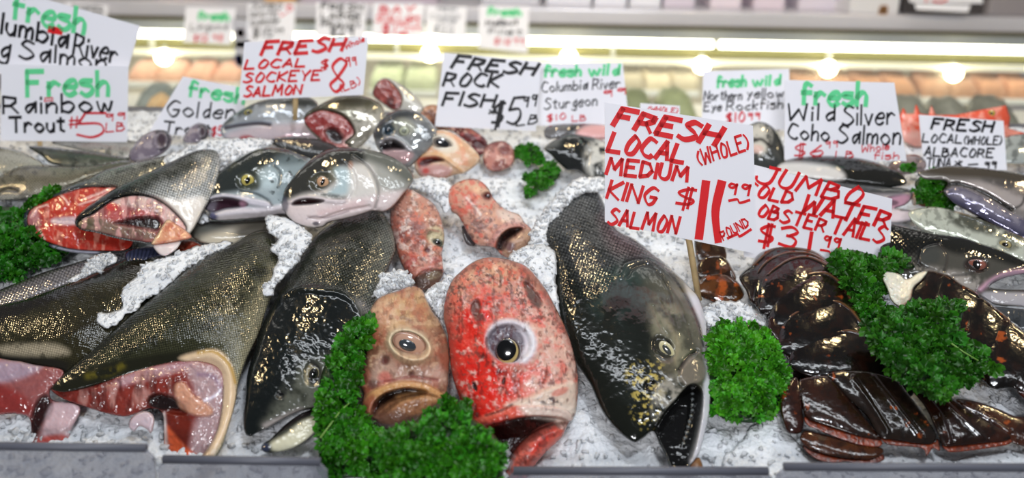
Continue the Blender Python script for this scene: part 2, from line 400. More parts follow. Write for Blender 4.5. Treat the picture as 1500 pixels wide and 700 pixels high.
def ice_mound(poly, plane, k=0.5, amp=5, name='crushed_ice_mound', label='white crushed ice heaped between the fish', chips=90, step=1.4, wob=4.5, lift=0, seed=1):
    p = smooth(poly); r = np.random.RandomState(seed + len(p))
    nrm = np.roll(p, -1, 0) - np.roll(p, 1, 0); nrm = np.stack([nrm[:, 1], -nrm[:, 0]], 1); nrm /= np.linalg.norm(nrm, axis=1)[:, None] + 1e-6
    d = np.linalg.norm(np.diff(np.vstack([p, p[:1]]), axis=0), axis=1); m = np.maximum(1, (d / 2.5).astype(int)); nx = np.roll(p, -1, 0); nn = np.roll(nrm, -1, 0)
    nrm = np.vstack([nrm[i] + (nn[i] - nrm[i]) * np.linspace(0, 1, m[i], False)[:, None] for i in range(len(p))]); p = np.vstack([p[i] + (nx[i] - p[i]) * np.linspace(0, 1, m[i], False)[:, None] for i in range(len(p))])
    p = p + nrm * ((fbm(p[:, 0], p[:, 1], 17, 3, seed + 30) - .5) * 2.6 * wob + r.uniform(-.8, .8, len(p)))[:, None]
    f = Form(p, plane, k=k, step=step, back=.6, sharp=True, lift=lift)
    ff = np.clip(f.sd / 5, 0, 1)
    f.H = f.H + ff * amp * (.38 * chunks(f.X, f.Y, 9, seed) + .3 * chunks(f.X, f.Y, 4.5, seed + 3) + (fbm(f.X, f.Y, 26, 4, seed) - .5) * 1.6)
    o = f.build(name, M_ICE); tag(o, label, 'ice', 'heaped crushed ice', 'stuff')
    ys, xs = np.nonzero(f.sd > 1)
    for q in r.randint(0, len(ys), chips):
        P, t = f.point(f.X[ys[q], xs[q]], f.Y[ys[q], xs[q]], None, 1.0); CHIP_P.append((P, r.uniform(.0012, .0036)))
    return f
def ice_chips(count=9000):
    r = np.random.RandomState(11)
    xs = r.uniform(-1.0, 1.0, count); ys = r.uniform(-0.02, 0.77, count); zs = ice_height(xs, ys) + .001; ss = r.uniform(.0012, .0044, count)
    CHIP_P.extend((np.array([a, b, c]), d) for a, b, c, d in zip(xs, ys, zs, ss))
    base = np.array([(sx, sy, sz) for sz in (-1, 1) for sy in (-1, 1) for sx in (-1, 1)], float)
    fc = np.array([(0, 2, 3, 1), (4, 5, 7, 6), (0, 1, 5, 4), (2, 6, 7, 3), (0, 4, 6, 2), (1, 3, 7, 5)])
    n = len(CHIP_P); C = np.array([p for p, s in CHIP_P]); Sz = np.array([s for p, s in CHIP_P])
    q = r.normal(size=(n, 4)); q /= np.linalg.norm(q, axis=1)[:, None]; w, x, y, z = q.T
    R = np.stack([1 - 2 * (y * y + z * z), 2 * (x * y - z * w), 2 * (x * z + y * w), 2 * (x * y + z * w), 1 - 2 * (x * x + z * z), 2 * (y * z - x * w), 2 * (x * z - y * w), 2 * (y * z + x * w), 1 - 2 * (x * x + y * y)], -1).reshape(n, 3, 3)
    B = base[None] * np.stack([r.uniform(.5, 1.3, n), r.uniform(.4, .9, n), r.uniform(.25, .6, n)], -1)[:, None] * (1 + r.uniform(-.35, .35, (n, 8, 3)))
    V = np.einsum('nij,nkj->nki', R, B) * Sz[:, None, None] + C[:, None]
    F = (fc[None] + np.arange(n)[:, None, None] * 8).reshape(-1, 4)
    o = mesh_obj('loose_ice_chips', V.reshape(-1, 3), F, M_CHIP, smooth_=False)
    tag(o, 'loose clear chips of crushed ice strewn over the ice bed', 'ice', kind='stuff')
# ------------------------------------------------------------------ large king salmon, front
def king_salmon():
    o = [(905, 336), (888, 305), (874, 278), (852, 270), (832, 284), (812, 308), (795, 335), (800, 358), (806, 385), (808, 410), (811, 432), (817, 462), (826, 495), (840, 525), (855, 548), (866, 566), (874, 586), (884, 606), (898, 624), (914, 639), (930, 648), (943, 641), (957, 632),
         (966, 650), (974, 666), (984, 689), (1002, 690), (1013, 680), (1024, 664), (1033, 634), (1040, 600), (1041, 562), (1040, 540), (1037, 500), (1033, 465), (1024, 436), (1008, 418), (984, 394), (958, 372), (930, 350)]
    f = Form(o, ice_plane(930, 480, .028, 18), k=.62, step=1.25, back=.4, col=(27, 31, 27), rough=.24, scale_px=4.3, axis=(.45, 1), seed=21)
    f.grad((92, 90, 76), (930, 480), (1015, 440), .9, 40)
    f.grad((160, 150, 138), (996, 470), (1040, 450), .9, 22)
    f.paint((84, 86, 88), poly=[(800, 330), (850, 260), (920, 330), (1000, 410), (960, 405), (905, 395), (870, 420), (840, 400), (810, 370)], fe=16, op=.8, metal=.45, rough=.2)
    f.paint((130, 106, 112), poly=[(880, 320), (930, 350), (985, 395), (945, 378), (900, 372)], fe=12, op=.6)
    f.paint((22, 24, 20), poly=[(790, 345), (815, 350), (840, 400), (850, 440), (900, 560), (945, 650), (860, 600), (800, 420)], fe=20, op=.92)
    f.paint((20, 22, 17), poly=[(850, 440), (930, 440), (952, 500), (945, 560), (960, 600), (958, 632), (930, 655), (890, 600), (840, 500)], fe=22, op=.75, noise=(30, .42, .2))
    f.paint((52, 72, 68), ell=(905, 425, 42, 40), op=.6, noise=(20, .5, .15), fe=25)
    f.paint(None, poly=[(795, 335), (850, 262), (930, 340), (1000, 405), (940, 384), (905, 392), (895, 430), (850, 440), (812, 430)], fe=8, scale=.8)
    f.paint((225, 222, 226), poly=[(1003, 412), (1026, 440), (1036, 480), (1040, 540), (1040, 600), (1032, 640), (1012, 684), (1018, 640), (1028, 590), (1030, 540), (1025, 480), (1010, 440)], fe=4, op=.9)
    # gill cover
    arc = [(909, 402), (915, 388), (932, 381), (952, 380), (972, 394), (990, 414), (1008, 445), (1021, 475), (1028, 505)]
    f.add(4.5, line=[(x - 3 if x > 930 else x + 2, y + 4) for x, y in arc], width=7)
    f.paint((12, 13, 12), line=arc, width=2.2, op=.8); f.paint((190, 184, 172), line=[(975, 388), (995, 405), (1013, 430)], width=5, op=.6)
    f.add(-3, line=[(920, 408), (930, 394), (948, 390), (966, 402), (978, 425), (984, 455)], width=2.2).paint((40, 40, 36), line=[(920, 408), (930, 394), (948, 390), (966, 402), (978, 425), (984, 455)], width=1.8, op=.6)
    for ln in ([(960, 400), (985, 430), (1003, 470), (1012, 500)], [(968, 440), (985, 470), (990, 500)], [(955, 450), (965, 475), (975, 490)]):
        f.add(-1.8, line=ln, width=2).paint((60, 58, 50), line=ln, width=1.6, op=.5)
    f.paint((140, 136, 112), poly=[(955, 440), (990, 450), (1010, 490), (1000, 540), (975, 545), (955, 500)], fe=10, op=.7, noise=(14, .48, .2)).paint((150, 138, 110), line=[(975, 470), (990, 500), (985, 530)], width=4, op=.5)
    # eye socket, cheek, nostril
    f.add(-5, ell=(971, 510, 19, 13, 55), fe=5).paint((22, 22, 22), ell=(969, 508, 21, 14, 55), fe=4, op=.85)
    f.paint((70, 66, 56), poly=[(960, 530), (985, 525), (984, 548), (968, 550)], fe=4, op=.7)
    f.add(-5, ell=(952, 561, 8, 6, 0), fe=3).paint((8, 8, 8), ell=(952, 561, 8, 7), fe=3)
    f.paint((190, 170, 90), poly=[(920, 535), (965, 530), (970, 560), (962, 620), (930, 620), (925, 575)], fe=8, op=.8, noise=(5, .6, .04))
    f.paint((165, 160, 148), poly=[(962, 560), (990, 548), (1003, 560), (985, 588), (962, 612), (955, 590)], fe=7, op=.75, noise=(9, .45, .2))
    # maxilla knob and mouth
    mx = [(993, 548), (1000, 530), (1012, 521), (1026, 526), (1033, 541), (1028, 556), (1014, 560), (1002, 562)]
    f.add(6, poly=mx, fe=4).paint((120, 112, 100), poly=mx, fe=3, op=.8).paint((15, 14, 14), line=[(992, 540), (998, 530), (1006, 520), (1018, 514)], width=2.5, op=.9)
    f.add(-3, line=[(992, 540), (998, 530), (1006, 520), (1018, 514)], width=3)
    mo = [(958, 629), (971, 604), (988, 585), (999, 572), (1012, 562), (1025, 572), (1026, 600), (1020, 640), (1012, 672), (1005, 684), (985, 684), (974, 662), (966, 648)]
    f.press(3, poly=mo, fe=4).paint((12, 12, 13), poly=mo, fe=2.5, op=.97, rough=.15)
    f.add(3, line=[(1010, 565), (1012, 590), (1010, 620), (1000, 650)], width=4)
    for k in range(11):
        y = 568 + k * 8; x = 1014 - max(0, k - 4) * 2.2
        f.add(3, ell=(x, y, 2.4, 2.2)).paint((120, 125, 125), ell=(x, y, 2.0, 1.6), fe=1, op=.7)
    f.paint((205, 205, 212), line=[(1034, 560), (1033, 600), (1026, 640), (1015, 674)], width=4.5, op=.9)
    f.paint((70, 72, 70), line=[(1027, 575), (1026, 605), (1020, 640), (1013, 668)], width=3, op=.6)
    f.bump(1.4, 24).bump(.5, 5)
    r = f.root('king_salmon', 'big dark king salmon with open black mouth pointing at the front edge', 'fish')
    f.build('body', M_SKIN, r)
    eye(f, r, 975, 511, 14.5, 8.5, 52, depth=4, iris=(205, 195, 150), rim=(215, 208, 170), pupil=(70, 72, 68), pr=(.62, .5), extra=4)
    return f
king_salmon()
# ------------------------------------------------------------------ red rockfish head
def red_rockfish():
    o = [(724, 377), (696, 382), (674, 398), (660, 414), (651, 440), (649, 464), (655, 488), (658, 515), (660, 536), (664, 556), (673, 586), (680, 606), (691, 619), (709, 630), (722, 648), (732, 675), (738, 712), (770, 712), (778, 690), (800, 662), (822, 642), (832, 622), (841, 612), (845, 598), (847, 572), (846, 545), (840, 515), (831, 486), (814, 450), (796, 418), (768, 388)]
    f = Form(o, ice_plane(745, 520, .04, 34), k=.66, step=1.25, back=.4, col=(196, 116, 98), rough=.3, seed=5)
    f.paint((196, 150, 122), poly=[(650, 430), (690, 375), (760, 375), (800, 430), (740, 430), (700, 440)], fe=14, op=.8, noise=(20, .4, .2))
    f.paint((216, 184, 168), poly=[(745, 440), (800, 440), (845, 520), (848, 600), (780, 590), (740, 560), (770, 520)], fe=16, op=.7)
    f.paint((214, 26, 18), poly=[(655, 480), (700, 440), (740, 440), (770, 455), (716, 478), (706, 500), (728, 530), (745, 545), (742, 590), (700, 615), (676, 600), (655, 540)], fe=13, op=.95, noise=(34, .34, .2))
    f.paint((218, 38, 26), poly=[(650, 500), (690, 470), (712, 490), (735, 545), (775, 540), (745, 592), (700, 612), (668, 580)], fe=12, op=.85, noise=(14, .36, .2))
    f.paint((222, 70, 55), noise=(11, .56, .14), op=.6); f.paint((205, 60, 48), poly=[(690, 395), (760, 390), (800, 460), (780, 475), (700, 450)], fe=10, noise=(8, .55, .13), op=.7)
    f.paint((232, 206, 192), noise=(9, .68, .1), op=.6); f.paint((120, 70, 60), noise=(6, .68, .08), op=.7)
    f.paint((92, 62, 56), poly=[(649, 400), (700, 380), (760, 385), (800, 440), (840, 500), (780, 470), (700, 420), (665, 480)], fe=10, noise=(5, .6, .05), op=.8)
    f.paint((60, 20, 20), line=[(680, 585), (687, 600), (690, 615)], width=5, op=.8, noise=(6, .45, .1)).paint((60, 25, 25), line=[(706, 520), (720, 530), (732, 545)], width=5, op=.7, noise=(7, .48, .1))
    for e in ((698, 452, 7, 13, 8), (703, 466, 8, 7, 0)): f.paint((88, 60, 55), ell=e, fe=3, op=.85)
    f.add(-5, ell=(698, 456, 7, 13, 8), fe=4); f.add(-6, poly=[(768, 415), (780, 425), (794, 445), (786, 453), (776, 442), (770, 430)], fe=3).paint((95, 78, 72), poly=[(768, 415), (780, 425), (794, 445), (786, 453), (774, 440)], fe=3, op=.9)
    f.add(3, ell=(738, 400, 50, 16, 15), fe=14)
    for e in ((697, 565, 3, 7, -20), (738, 557, 2.5, 5, 15)): f.add(-4, ell=e, fe=2).paint((50, 25, 25), ell=e, fe=2)
    # eye socket
    f.add(7, ell=(746, 503, 39, 34), fe=12); f.add(-9, ell=(745, 504, 31, 27), fe=5)
    f.paint((208, 200, 206), ell=(748, 500, 36, 31, 20), fe=4, op=.95).paint((78, 66, 78), ell=(741, 502, 27, 25, 20), fe=4, op=.9).paint((226, 222, 226), line=[(768, 478), (778, 495), (778, 515), (768, 528)], width=5, op=.9)
    # maxilla plate, upper lip, mouth
    mp = [(738, 592), (770, 580), (800, 568), (826, 560), (842, 562), (843, 600), (838, 616), (822, 600), (780, 594)]
    f.add(6, poly=mp, fe=4).paint((216, 196, 178), poly=mp, fe=4, op=.85).paint((205, 110, 95), ell=(818, 572, 13, 5, -20), fe=4, op=.7).paint((85, 68, 66), poly=[(785, 582), (805, 578), (822, 592), (800, 594)], fe=3, noise=(5, .48, .08))
    cav = [(708, 628), (735, 617), (775, 609), (815, 611), (827, 618), (800, 626), (775, 640), (755, 660), (742, 690), (736, 712), (728, 690), (720, 655)]
    f.press(-4, poly=cav, fe=5).paint((26, 8, 8), poly=cav, fe=3, op=.98)
    lip = [(692, 620), (702, 610), (722, 600), (748, 592), (790, 591), (822, 596), (836, 606), (838, 616), (822, 612), (785, 608), (748, 613), (722, 626), (708, 631)]
    f.pillow(lip, .9, 3).paint((214, 92, 74), poly=lip, fe=2, op=.95).paint((224, 208, 194), poly=[(765, 590), (838, 594), (838, 618), (790, 610), (770, 606)], fe=7, op=.9).paint((190, 40, 34), line=[(715, 622), (735, 612)], width=6, op=.7)
    f.add(-3, line=[(712, 606), (735, 598), (752, 589), (770, 583)], width=2).paint((70, 24, 24), line=[(712, 606), (735, 598), (750, 590)], width=2, op=.85)
    jaw = [(826, 618), (812, 620), (790, 628), (768, 648), (752, 670), (745, 695), (760, 712), (776, 692), (800, 662), (822, 642), (832, 624)]
    f.pillow(jaw, .8, 3).paint((205, 100, 85), poly=jaw, fe=4).paint((214, 52, 38), line=[(812, 628), (795, 640), (780, 655)], width=6, op=.85, noise=(12, .4, .15)).paint((226, 200, 186), ell=(822, 620, 9, 6, 20), fe=3, op=.8).paint((120, 60, 55), poly=jaw, noise=(7, .56, .08), op=.7)
    f.paint((84, 34, 30), noise=(5, .66, .08, 2.5), op=.6).paint((120, 60, 50), line=[(652, 440), (660, 500), (672, 570), (690, 610)], width=9, op=.5).paint((150, 90, 74), line=[(662, 412), (700, 384), (740, 380), (790, 420), (830, 490)], width=8, op=.5)
    f.bump(2.8, 30).bump(1.5, 8).bump(.8, 3.5)
    r = f.root('red_rockfish', 'bright red rockfish head with large black eye and gaping mouth', 'fish')
    f.build('head', M_ROCK, r)
    eye(f, r, 744, 515, 18.5, 20.5, 0, depth=9, iris=(196, 172, 112), rim=(60, 48, 52), pupil=(6, 7, 9), pr=(.78, .76), pc=(-2, -2), tilt=(-.1, .05), extra=7)
red_rockfish()
def brown_rockfish():
    o = [(578, 427), (602, 419), (618, 424), (626, 440), (634, 456), (645, 470), (655, 492), (659, 520), (658, 545), (654, 580), (640, 598), (622, 610), (604, 620), (580, 627), (562, 627), (547, 617), (534, 608), (529, 594), (532, 578), (527, 568), (524, 556), (529, 543), (534, 515), (535, 490), (540, 460), (549, 442), (562, 432)]
    f = Form(o, ice_plane(595, 520, .035, 32), k=.72, step=1.25, back=.4, col=(158, 112, 88), rough=.33, seed=9)
    f.paint((196, 158, 112), poly=[(560, 440), (600, 420), (628, 440), (640, 480), (600, 478), (575, 500), (560, 480)], fe=14, op=.8, noise=(22, .38, .2))
    f.paint((212, 160, 130), poly=[(540, 460), (570, 440), (575, 470), (545, 480)], fe=8, op=.6); f.paint((108, 70, 52), poly=[(524, 480), (548, 470), (560, 500), (552, 570), (540, 610), (522, 570)], fe=14, op=.75)
    f.paint((120, 82, 64), poly=[(630, 460), (662, 490), (662, 560), (640, 520)], fe=12, op=.6)
    f.paint((100, 64, 50), noise=(8, .6, .07), op=.55); f.paint((206, 170, 136), noise=(10, .6, .08), op=.6); f.paint((176, 88, 66), noise=(16, .58, .1), op=.45)
    f.paint((206, 176, 160), poly=[(545, 560), (560, 520), (600, 540), (640, 535), (655, 560), (600, 556)], fe=8, op=.5)
    f.paint((200, 90, 80), ell=(565, 552, 10, 9), fe=4, op=.6).paint((70, 56, 60), ell=(547, 562, 8, 7), fe=4, op=.6)
    for e in ((565, 528, 6, 6), (603, 547, 3.5, 3)): f.add(-5, ell=e, fe=3).paint((90, 34, 30), ell=e, fe=3, op=.9)
    f.add(5, ell=(601, 508, 40, 29, 22), fe=14)
    # fleshy eye rim
    th = np.linspace(0, 2 * math.pi, 25)[:-1]; c, s_ = math.cos(math.radians(21)), math.sin(math.radians(21))
    ring = [(600 + 29 * math.cos(a) * c - 19 * math.sin(a) * s_, 506 + 29 * math.cos(a) * s_ + 19 * math.sin(a) * c) for a in th]
    f.add(-9, ell=(600, 505, 27, 17, 21), fe=4); rim = ring + ring[:1]
    f.add(7, line=rim, width=4.2).paint((214, 196, 164), line=rim, width=5, op=.95); f.add(5, line=ring[0:8], width=6).paint((218, 188, 152), line=ring[0:8], width=6.5, op=.95)
    # mouth
    cav = [(545, 604), (550, 590), (562, 578), (580, 571), (600, 568), (624, 573), (606, 579), (588, 584), (572, 596), (556, 608)]
    f.press(8, poly=cav, fe=3.5).paint((24, 12, 8), poly=cav, fe=2.5)
    lip = [(533, 606), (531, 592), (540, 576), (560, 565), (590, 557), (622, 561), (648, 575), (650, 583), (622, 573), (595, 567), (566, 574), (549, 588), (544, 606)]
    f.pillow(lip, .8, 4).paint((200, 150, 98), poly=lip, fe=3, op=.95).paint((150, 76, 60), poly=[(531, 606), (531, 590), (545, 576), (552, 584), (545, 604)], fe=5, op=.8)
    jaw = [(550, 606), (560, 596), (574, 586), (594, 580), (622, 577), (650, 583), (638, 598), (612, 612), (585, 624), (562, 624), (548, 616)]
    f.pillow(jaw, .55, 0).paint((150, 104, 72), poly=jaw, fe=4).paint((190, 140, 90), line=[(585, 583), (610, 579), (640, 582)], width=5, op=.8).paint((86, 60, 56), poly=[(545, 606), (580, 600), (610, 612), (580, 628), (550, 620)], fe=7, op=.7)
    f.add(-3, line=[(553, 560), (575, 556), (605, 551), (640, 556)], width=2).paint((140, 60, 55), line=[(555, 561), (575, 556), (605, 551), (640, 556)], width=2.2, op=.7)
    f.paint((96, 62, 48), noise=(5, .64, .08, 2.5), op=.4)
    f.bump(2.6, 26).bump(1.4, 8).bump(.7, 3.5)
    r = f.root('brown_rockfish', 'tan brown rockfish head with bulging pale-rimmed eye beside the kale', 'fish')
    f.build('head', M_ROCK, r)
    eye(f, r, 600, 504, 26, 16, 21, depth=9, iris=(186, 146, 124), rim=(150, 110, 92), pupil=(52, 58, 64), pr=(.5, .5), pc=(-3, 2), extra=6)
brown_rockfish()
# ------------------------------------------------------------------ dark salmon lying head down
def dark_salmon():
    o = [(545, 300), (500, 318), (462, 345), (442, 374), (420, 412), (404, 436), (390, 462), (380, 484), (370, 520), (362, 550), (359, 586), (356, 610), (358, 632), (366, 639), (376, 634), (385, 630), (395, 626), (415, 614), (438, 603), (455, 600),
         (440, 606), (420, 620), (405, 634), (396, 643), (385, 650), (383, 658), (392, 663), (418, 660), (441, 650), (463, 632), (490, 600), (510, 560), (525, 510), (540, 470), (556, 428), (568, 396), (579, 368), (575, 335), (562, 312)]
    f = Form(o, ice_plane(450, 470, .026, 17), k=.62, step=1.25, back=.4, col=(50, 52, 44), rough=.25, scale_px=3.4, axis=(-.35, 1), seed=31)
    f.grad((128, 130, 122), (500, 400), (580, 420), .85, 20)
    f.paint(None, poly=[(540, 300), (460, 350), (410, 430), (480, 425), (520, 440), (545, 460), (580, 380)], fe=8, scale=.9, metal=.25)
    f.paint((14, 19, 20), poly=[(400, 440), (430, 424), (490, 424), (512, 434), (524, 450), (528, 480), (500, 530), (460, 530), (420, 580), (395, 610), (372, 645), (350, 620), (355, 560), (380, 480)], fe=9, op=.96, scale=0)
    f.paint((96, 98, 88), poly=[(445, 530), (500, 525), (480, 590), (440, 605), (400, 622), (385, 620), (410, 580)], fe=12, op=.75, noise=(16, .4, .2), scale=0)
    arc = [(412, 428), (440, 420), (490, 424), (511, 433), (523, 447), (528, 464)]
    f.add(4, line=[(x, y + 4) for x, y in arc], width=6).paint((150, 146, 144), line=[(526, 444), (538, 456), (545, 466)], width=6, op=.6)
    f.add(-4, ell=(412, 576, 6, 5), fe=3).paint((10, 10, 10), ell=(412, 576, 5, 4), fe=2)
    mo = [(395, 626), (415, 614), (438, 603), (462, 596), (455, 606), (435, 616), (415, 630), (398, 642), (384, 650), (392, 640), (404, 630)]
    f.press(2, poly=mo, fe=3).paint((24, 18, 20), poly=mo, fe=2)
    f.paint((206, 202, 176), poly=[(396, 650), (420, 634), (445, 615), (475, 610), (465, 640), (440, 655), (410, 664)], fe=4, op=.95).paint((50, 56, 78), ell=(388, 655, 8, 7), fe=4, op=.95)
    f.paint((170, 160, 156), line=[(390, 622), (412, 612), (440, 600)], width=5, op=.7)
    f.add(-4, ell=(458, 545, 12, 17), fe=4).paint((30, 28, 26), ell=(458, 545, 12, 16), fe=4).paint((160, 150, 120), line=[(450, 560), (449, 545), (455, 534)], width=2.5, op=.8)
    f.bump(1.8, 22).bump(.7, 5)
    r = f.root('dark_salmon', 'black headed salmon lying head down left of the kale', 'fish')
    f.build('body', M_SKIN, r); eye(f, r, 459, 546, 8, 11, 10, depth=4, iris=(40, 38, 34), rim=(150, 140, 110), pupil=(8, 8, 8), extra=3)
dark_salmon()
# ------------------------------------------------------------------ headless salmon with open cut ends
def headless_salmon():
    o = [(376, 338), (340, 356), (306, 371), (273, 393), (239, 421), (206, 447), (169, 479), (144, 503), (112, 530), (88, 552), (75, 568), (90, 574), (110, 572), (148, 562), (180, 552), (226, 541), (266, 534), (300, 536), (322, 548), (326, 580), (320, 622), (308, 650), (290, 676), (300, 680), (322, 662), (336, 622), (345, 590), (350, 560), (362, 525), (379, 490), (390, 455), (402, 425), (410, 395), (406, 360), (396, 340)]
    f = Form(o, ice_plane(260, 480, .03, 16), k=.62, step=1.3, back=.35, col=(50, 51, 34), rough=.26, scale_px=3.3, axis=(-.65, 1), seed=41, scale=.75)
    f.grad((140, 136, 112), (300, 465), (372, 520), .9, 18)
    f.paint((30, 32, 24), line=[(340, 360), (273, 397), (206, 452), (144, 508), (90, 562)], width=11, op=.85)
    f.paint((26, 28, 20), noise=(12, .6, .05), poly=[(300, 380), (380, 350), (390, 400), (330, 470), (200, 520), (120, 550)], fe=12, op=.7)
    f.paint((25, 25, 16), poly=[(76, 568), (120, 540), (170, 528), (240, 516), (290, 514), (260, 530), (200, 542), (150, 560), (110, 574)], fe=5, op=.9, scale=0).paint((110, 100, 30), line=[(130, 550), (160, 545), (180, 535)], width=5, op=.6, noise=(10, .45, .15))
    f.paint((218, 190, 156), poly=[(262, 524), (300, 512), (322, 514), (338, 534), (345, 562), (345, 592), (336, 622), (312, 668), (290, 682), (284, 676), (318, 628), (326, 580), (322, 548), (300, 538)], fe=4, op=.95, scale=0)
    f.paint((178, 140, 60), line=[(290, 516), (312, 514), (334, 532), (344, 560)], width=2.6, op=.8, scale=0)
    f.add(5, line=[(270, 526), (308, 520), (330, 538), (337, 570), (334, 605), (318, 645), (298, 674)], width=7)
    f.bump(1.5, 26).bump(.5, 5)
    r = f.root('headless_salmon', 'large olive headless salmon with its red cut end facing the front', 'fish')
    f.build('body', M_SKIN, r)
    g = [(74, 570), (95, 568), (148, 556), (180, 547), (226, 535), (266, 528), (302, 530), (326, 544), (331, 580), (324, 625), (310, 655), (292, 678), (262, 682), (242, 678), (240, 640), (238, 606), (222, 598), (200, 606), (180, 610), (150, 604), (120, 594), (92, 584)]
    h = Form(g, ice_plane(260, 590, .018, 40), k=.3, step=1.3, back=.5, col=(134, 48, 38), rough=.25, seed=43, lift=-4)
    h.paint((186, 150, 158), poly=[(170, 556), (230, 536), (290, 530), (250, 548), (200, 560), (175, 566)], fe=5, op=.8)
    h.paint((184, 160, 162), poly=[(275, 536), (320, 540), (330, 580), (322, 625), (290, 680), (278, 660), (285, 620), (300, 600), (285, 570)], fe=9, op=.8)
    h.paint((190, 140, 130), noise=(14, .58, .1, 3), poly=[(80, 565), (260, 530), (250, 590), (120, 595)], fe=8, op=.75)
    h.paint((84, 24, 20), noise=(12, .5, .1, 3), poly=[(90, 570), (260, 545), (250, 600), (150, 604)], fe=8, op=.7)
    cav = [(217, 585), (232, 577), (252, 582), (266, 592), (272, 604), (262, 606), (236, 602), (222, 597)]
    h.add(-9, poly=cav, fe=4).paint((26, 10, 10), poly=cav, fe=4).paint((205, 150, 122), poly=[(256, 566), (270, 562), (284, 580), (310, 598), (306, 609), (280, 606), (262, 594)], fe=3, op=.95).add(5, poly=[(256, 566), (270, 562), (284, 580), (310, 598), (306, 609), (280, 606), (262, 594)], fe=4)
    lo = [(240, 606), (276, 608), (276, 640), (268, 672), (262, 684), (240, 680)]
    h.add(-5, poly=lo, fe=5).paint((112, 34, 20), poly=lo, fe=4).paint((222, 96, 52), poly=[(242, 626), (252, 632), (268, 650), (288, 668), (284, 682), (240, 682)], fe=4, op=.95).paint((230, 214, 208), line=[(240, 606), (243, 640), (244, 676)], width=2.5, op=.8)
    h.add(4, line=[(110, 572), (160, 568), (220, 556), (262, 548)], width=6).bump(4, 16).bump(1.6, 6)
    h.paint((120, 95, 130), line=[(290, 548), (312, 552), (322, 566)], width=4, op=.5).paint((236, 228, 240), line=[(300, 586), (314, 580), (322, 572)], width=2.4, op=.9)
    h.build('cut_flesh', M_FLESH, r)
    q = Form([(188, 622), (196, 608), (214, 602), (226, 612), (222, 634), (214, 628), (204, 624), (196, 632)], ice_plane(205, 615, .02, 40), k=.4, col=(200, 180, 186), rough=.2, seed=2); q.bump(3, 8).build('membrane', M_FLESH, r)
headless_salmon()
def headless_salmon_left():
    o = [(200, 372), (184, 378), (144, 396), (96, 415), (40, 436), (-25, 460), (-25, 532), (20, 532), (45, 536), (90, 546), (82, 560), (120, 550), (150, 520), (200, 480), (230, 440), (240, 400), (225, 376)]
    f = Form(o, ice_plane(100, 470, .02, 16), k=.6, step=1.4, back=.35, col=(44, 41, 25), rough=.25, scale_px=3.3, axis=(-1, .6), seed=51, scale=.5)
    f.paint((26, 24, 22), poly=[(200, 370), (96, 413), (-25, 456), (-25, 480), (60, 450), (120, 420), (200, 400)], fe=6, op=.9)
    f.paint((28, 26, 22), poly=[(-25, 518), (54, 521), (100, 530), (88, 548), (40, 538), (-25, 534)], fe=4, op=.9, scale=0).paint((176, 164, 140), poly=[(10, 505), (80, 503), (100, 518), (40, 520), (0, 515)], fe=6, op=.7)
    f.paint((30, 28, 18), noise=(11, .6, .06), op=.6).bump(1.6, 24).bump(.5, 5)
    r = f.root('headless_salmon', 'headless salmon cut off by the left edge, behind the olive one', 'fish')
    f.build('body', M_SKIN, r)
    g = [(-25, 530), (20, 528), (50, 534), (92, 542), (84, 562), (74, 572), (78, 586), (110, 590), (118, 602), (104, 632), (96, 664), (44, 668), (46, 632), (42, 612), (20, 606), (-25, 602)]
    h = Form(g, ice_plane(50, 590, .014, 42), k=.35, step=1.4, back=.5, col=(150, 86, 84), rough=.25, seed=53, lift=-3)
    h.paint((168, 152, 168), poly=[(-25, 530), (60, 534), (30, 555), (-25, 560)], fe=6, op=.8).paint((140, 40, 36), poly=[(-25, 562), (20, 570), (44, 590), (44, 606), (-25, 602)], fe=7, op=.85)
    h.paint((140, 80, 80), line=[(84, 540), (60, 560), (40, 575)], width=3, op=.6).paint((140, 80, 80), line=[(70, 538), (50, 552), (30, 565)], width=3, op=.6)
    c = [(54, 588), (68, 578), (76, 590), (74, 604), (62, 622), (48, 645), (44, 620)]
    h.add(-8, poly=c, fe=4).paint((40, 12, 12), poly=c, fe=4).paint((212, 186, 190), poly=[(78, 590), (112, 592), (116, 604), (100, 640), (60, 650), (62, 630)], fe=4, op=.8).paint((200, 60, 40), poly=[(58, 642), (96, 638), (94, 668), (46, 668)], fe=4, op=.85)
    h.bump(3.5, 15).bump(1.4, 6).build('cut_flesh', M_FLESH, r)
    o = [(-25, 432), (0, 424), (60, 400), (110, 385), (150, 373), (195, 366), (210, 376), (150, 400), (96, 424), (0, 462), (-25, 470)]
    f = Form(o, ice_plane(80, 420, .012, 16), k=.6, step=1.4, back=.4, col=(116, 112, 114), rough=.25, metal=.4, scale_px=4.2, axis=(-1, .4), seed=55, scale=.8)
    f.grad((190, 186, 190), (70, 400), (84, 436), .8).paint((70, 66, 60), line=[(0, 424), (60, 400), (150, 373)], width=5, op=.7).bump(1, 12)
    r = f.root('silver_salmon', 'silvery scaled salmon side beneath the red cut fish', 'fish'); f.build('body', M_SKIN, r)
headless_salmon_left()
